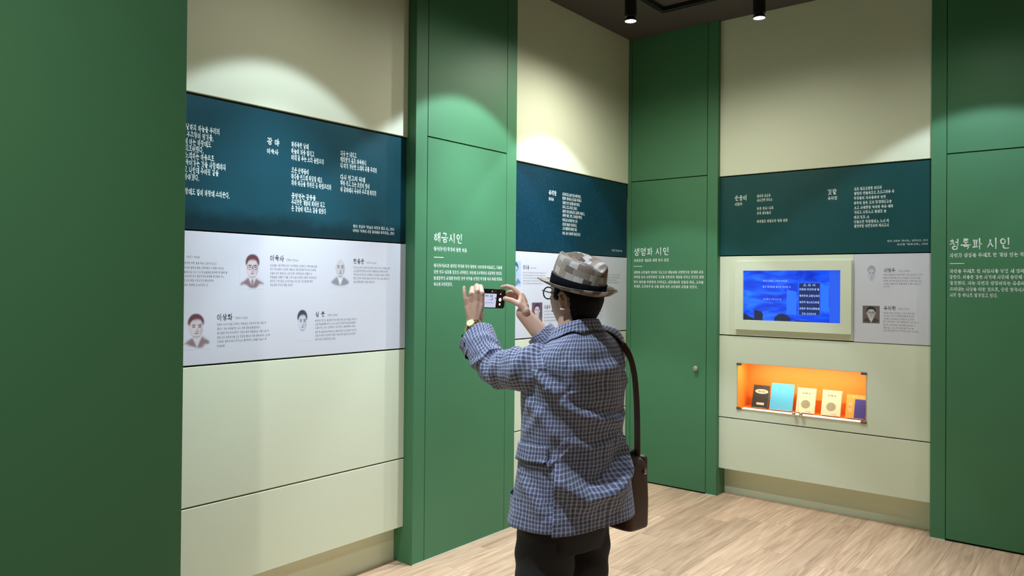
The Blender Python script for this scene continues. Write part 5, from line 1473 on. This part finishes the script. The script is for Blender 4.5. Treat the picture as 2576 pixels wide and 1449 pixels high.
# --------------------------------------------------- brown shoulder bag hanging at the right hip
BAG = Vector((.232, .045, .705))
bag = tag(empty('shoulder_bag', pworld(BAG), PERSON_RZ), 'brown leather shoulder bag hanging by a strap at the right hip', 'bag')
bw, bl, bh = .062, .165, .262           # half thickness, half length, height
def lofted_bag(rows, n=56):
    V = []
    for z, sx, sy, e in rows:
        for k in range(n):
            a = 2 * PI * k / n; co, si = math.cos(a), math.sin(a)
            V.append(Vector((bw * sx * math.copysign(abs(co) ** e, co), bl * sy * math.copysign(abs(si) ** e, si), z)))
    me = grid_mesh('body', V, n, len(rows))
    b2 = bmesh.new(); b2.from_mesh(me); b2.verts.ensure_lookup_table()
    b2.faces.new([b2.verts[k] for k in range(n)][::-1]); b2.faces.new([b2.verts[(len(rows) - 1) * n + k] for k in range(n)])
    b2.to_mesh(me); b2.free(); return me
lobj('body', lofted_bag([(0, .86, .95, .32), (.004, .97, .99, .3), (.012, 1, 1, .28), (.10, 1.02, 1, .26), (.19, .98, .985, .28), (.235, .86, .96, .3), (.252, .70, .93, .35), (.258, .55, .9, .4)]), M['leather'], bag)
# flap over the far side, zip along the top, seams and carrying handle
bm = bmesh.new(); add_box(bm, (bw * .55, -bl * .9, .07), (bw * 1.10, bl * .9, .262), .012, 3); obj('flap', bm, M['leather'], bag, True, world=False)
bm = bmesh.new(); add_box(bm, (-.008, -bl * .86, .256), (.008, bl * .86, .262), .002); obj('zip', bm, M['steel'], bag, world=False)
bm = bmesh.new(); add_tube(bm, [(0, -.07, .255), (0, -.066, .285), (0, -.03, .302), (0, .03, .302), (0, .066, .285), (0, .07, .255)], .008, 10); obj('handle', bm, M['black'], bag, True, world=False)
bm = bmesh.new(); add_box(bm, (-bw * 1.05, -bl * .93, .225), (bw * .25, -bl * .10, .292), .022, 3); obj('top_pouch', bm, M['black'], bag, True, world=False)
for y in (-bl * .90, bl * .90):
    bm = bmesh.new(); add_tube(bm, [(0 + .013 * math.cos(a), y, .268 + .013 * math.sin(a)) for a in np.linspace(0, 2 * PI, 17)], .0025, 8, cap=False); obj('strap_ring', bm, M['chrome'], bag, True, world=False)
bm = bmesh.new(); add_box(bm, (bw * .30, -bl * 1.015, .200), (bw * .55, -bl * .96, .222), .003); obj('buckle', bm, M['chrome'], bag, world=False)
# strap: one long band from ring to ring over the right shoulder
def to_bag(v): return Vector(v) - BAG
SP = [to_bag(BAG + Vector((0, -bl * .90, .270))), to_bag((.218, -.114, 1.05)), to_bag((.200, -.124, 1.18)), to_bag((.180, -.126, 1.29)), to_bag((.158, -.113, 1.36)), to_bag((.140, -.060, 1.415)), to_bag((.138, .020, 1.425)), to_bag((.155, .095, 1.37)), to_bag((.190, .150, 1.25)), to_bag((.222, .172, 1.10)), to_bag(BAG + Vector((0, bl * .90, .270)))]
pts = catmull(SP, 12); V = []
for i, p in enumerate(pts):
    dd = (pts[min(i + 1, len(pts) - 1)] - pts[max(i - 1, 0)]).normalized()
    outw = Vector((p.x + BAG.x, p.y + BAG.y, 0)); outw = Vector((0.75, outw.y * 2, .9 if p.z > .68 else 0)).normalized()
    wv = dd.cross(outw).normalized(); nv = wv.cross(dd)
    for a, b_ in ((-.0175, -.0016), (.0175, -.0016), (.0175, .0016), (-.0175, .0016)): V.append(p + wv * a + nv * b_)
lobj('strap', grid_mesh('strap', V, 4, len(pts)), M['leather2'], bag, False)
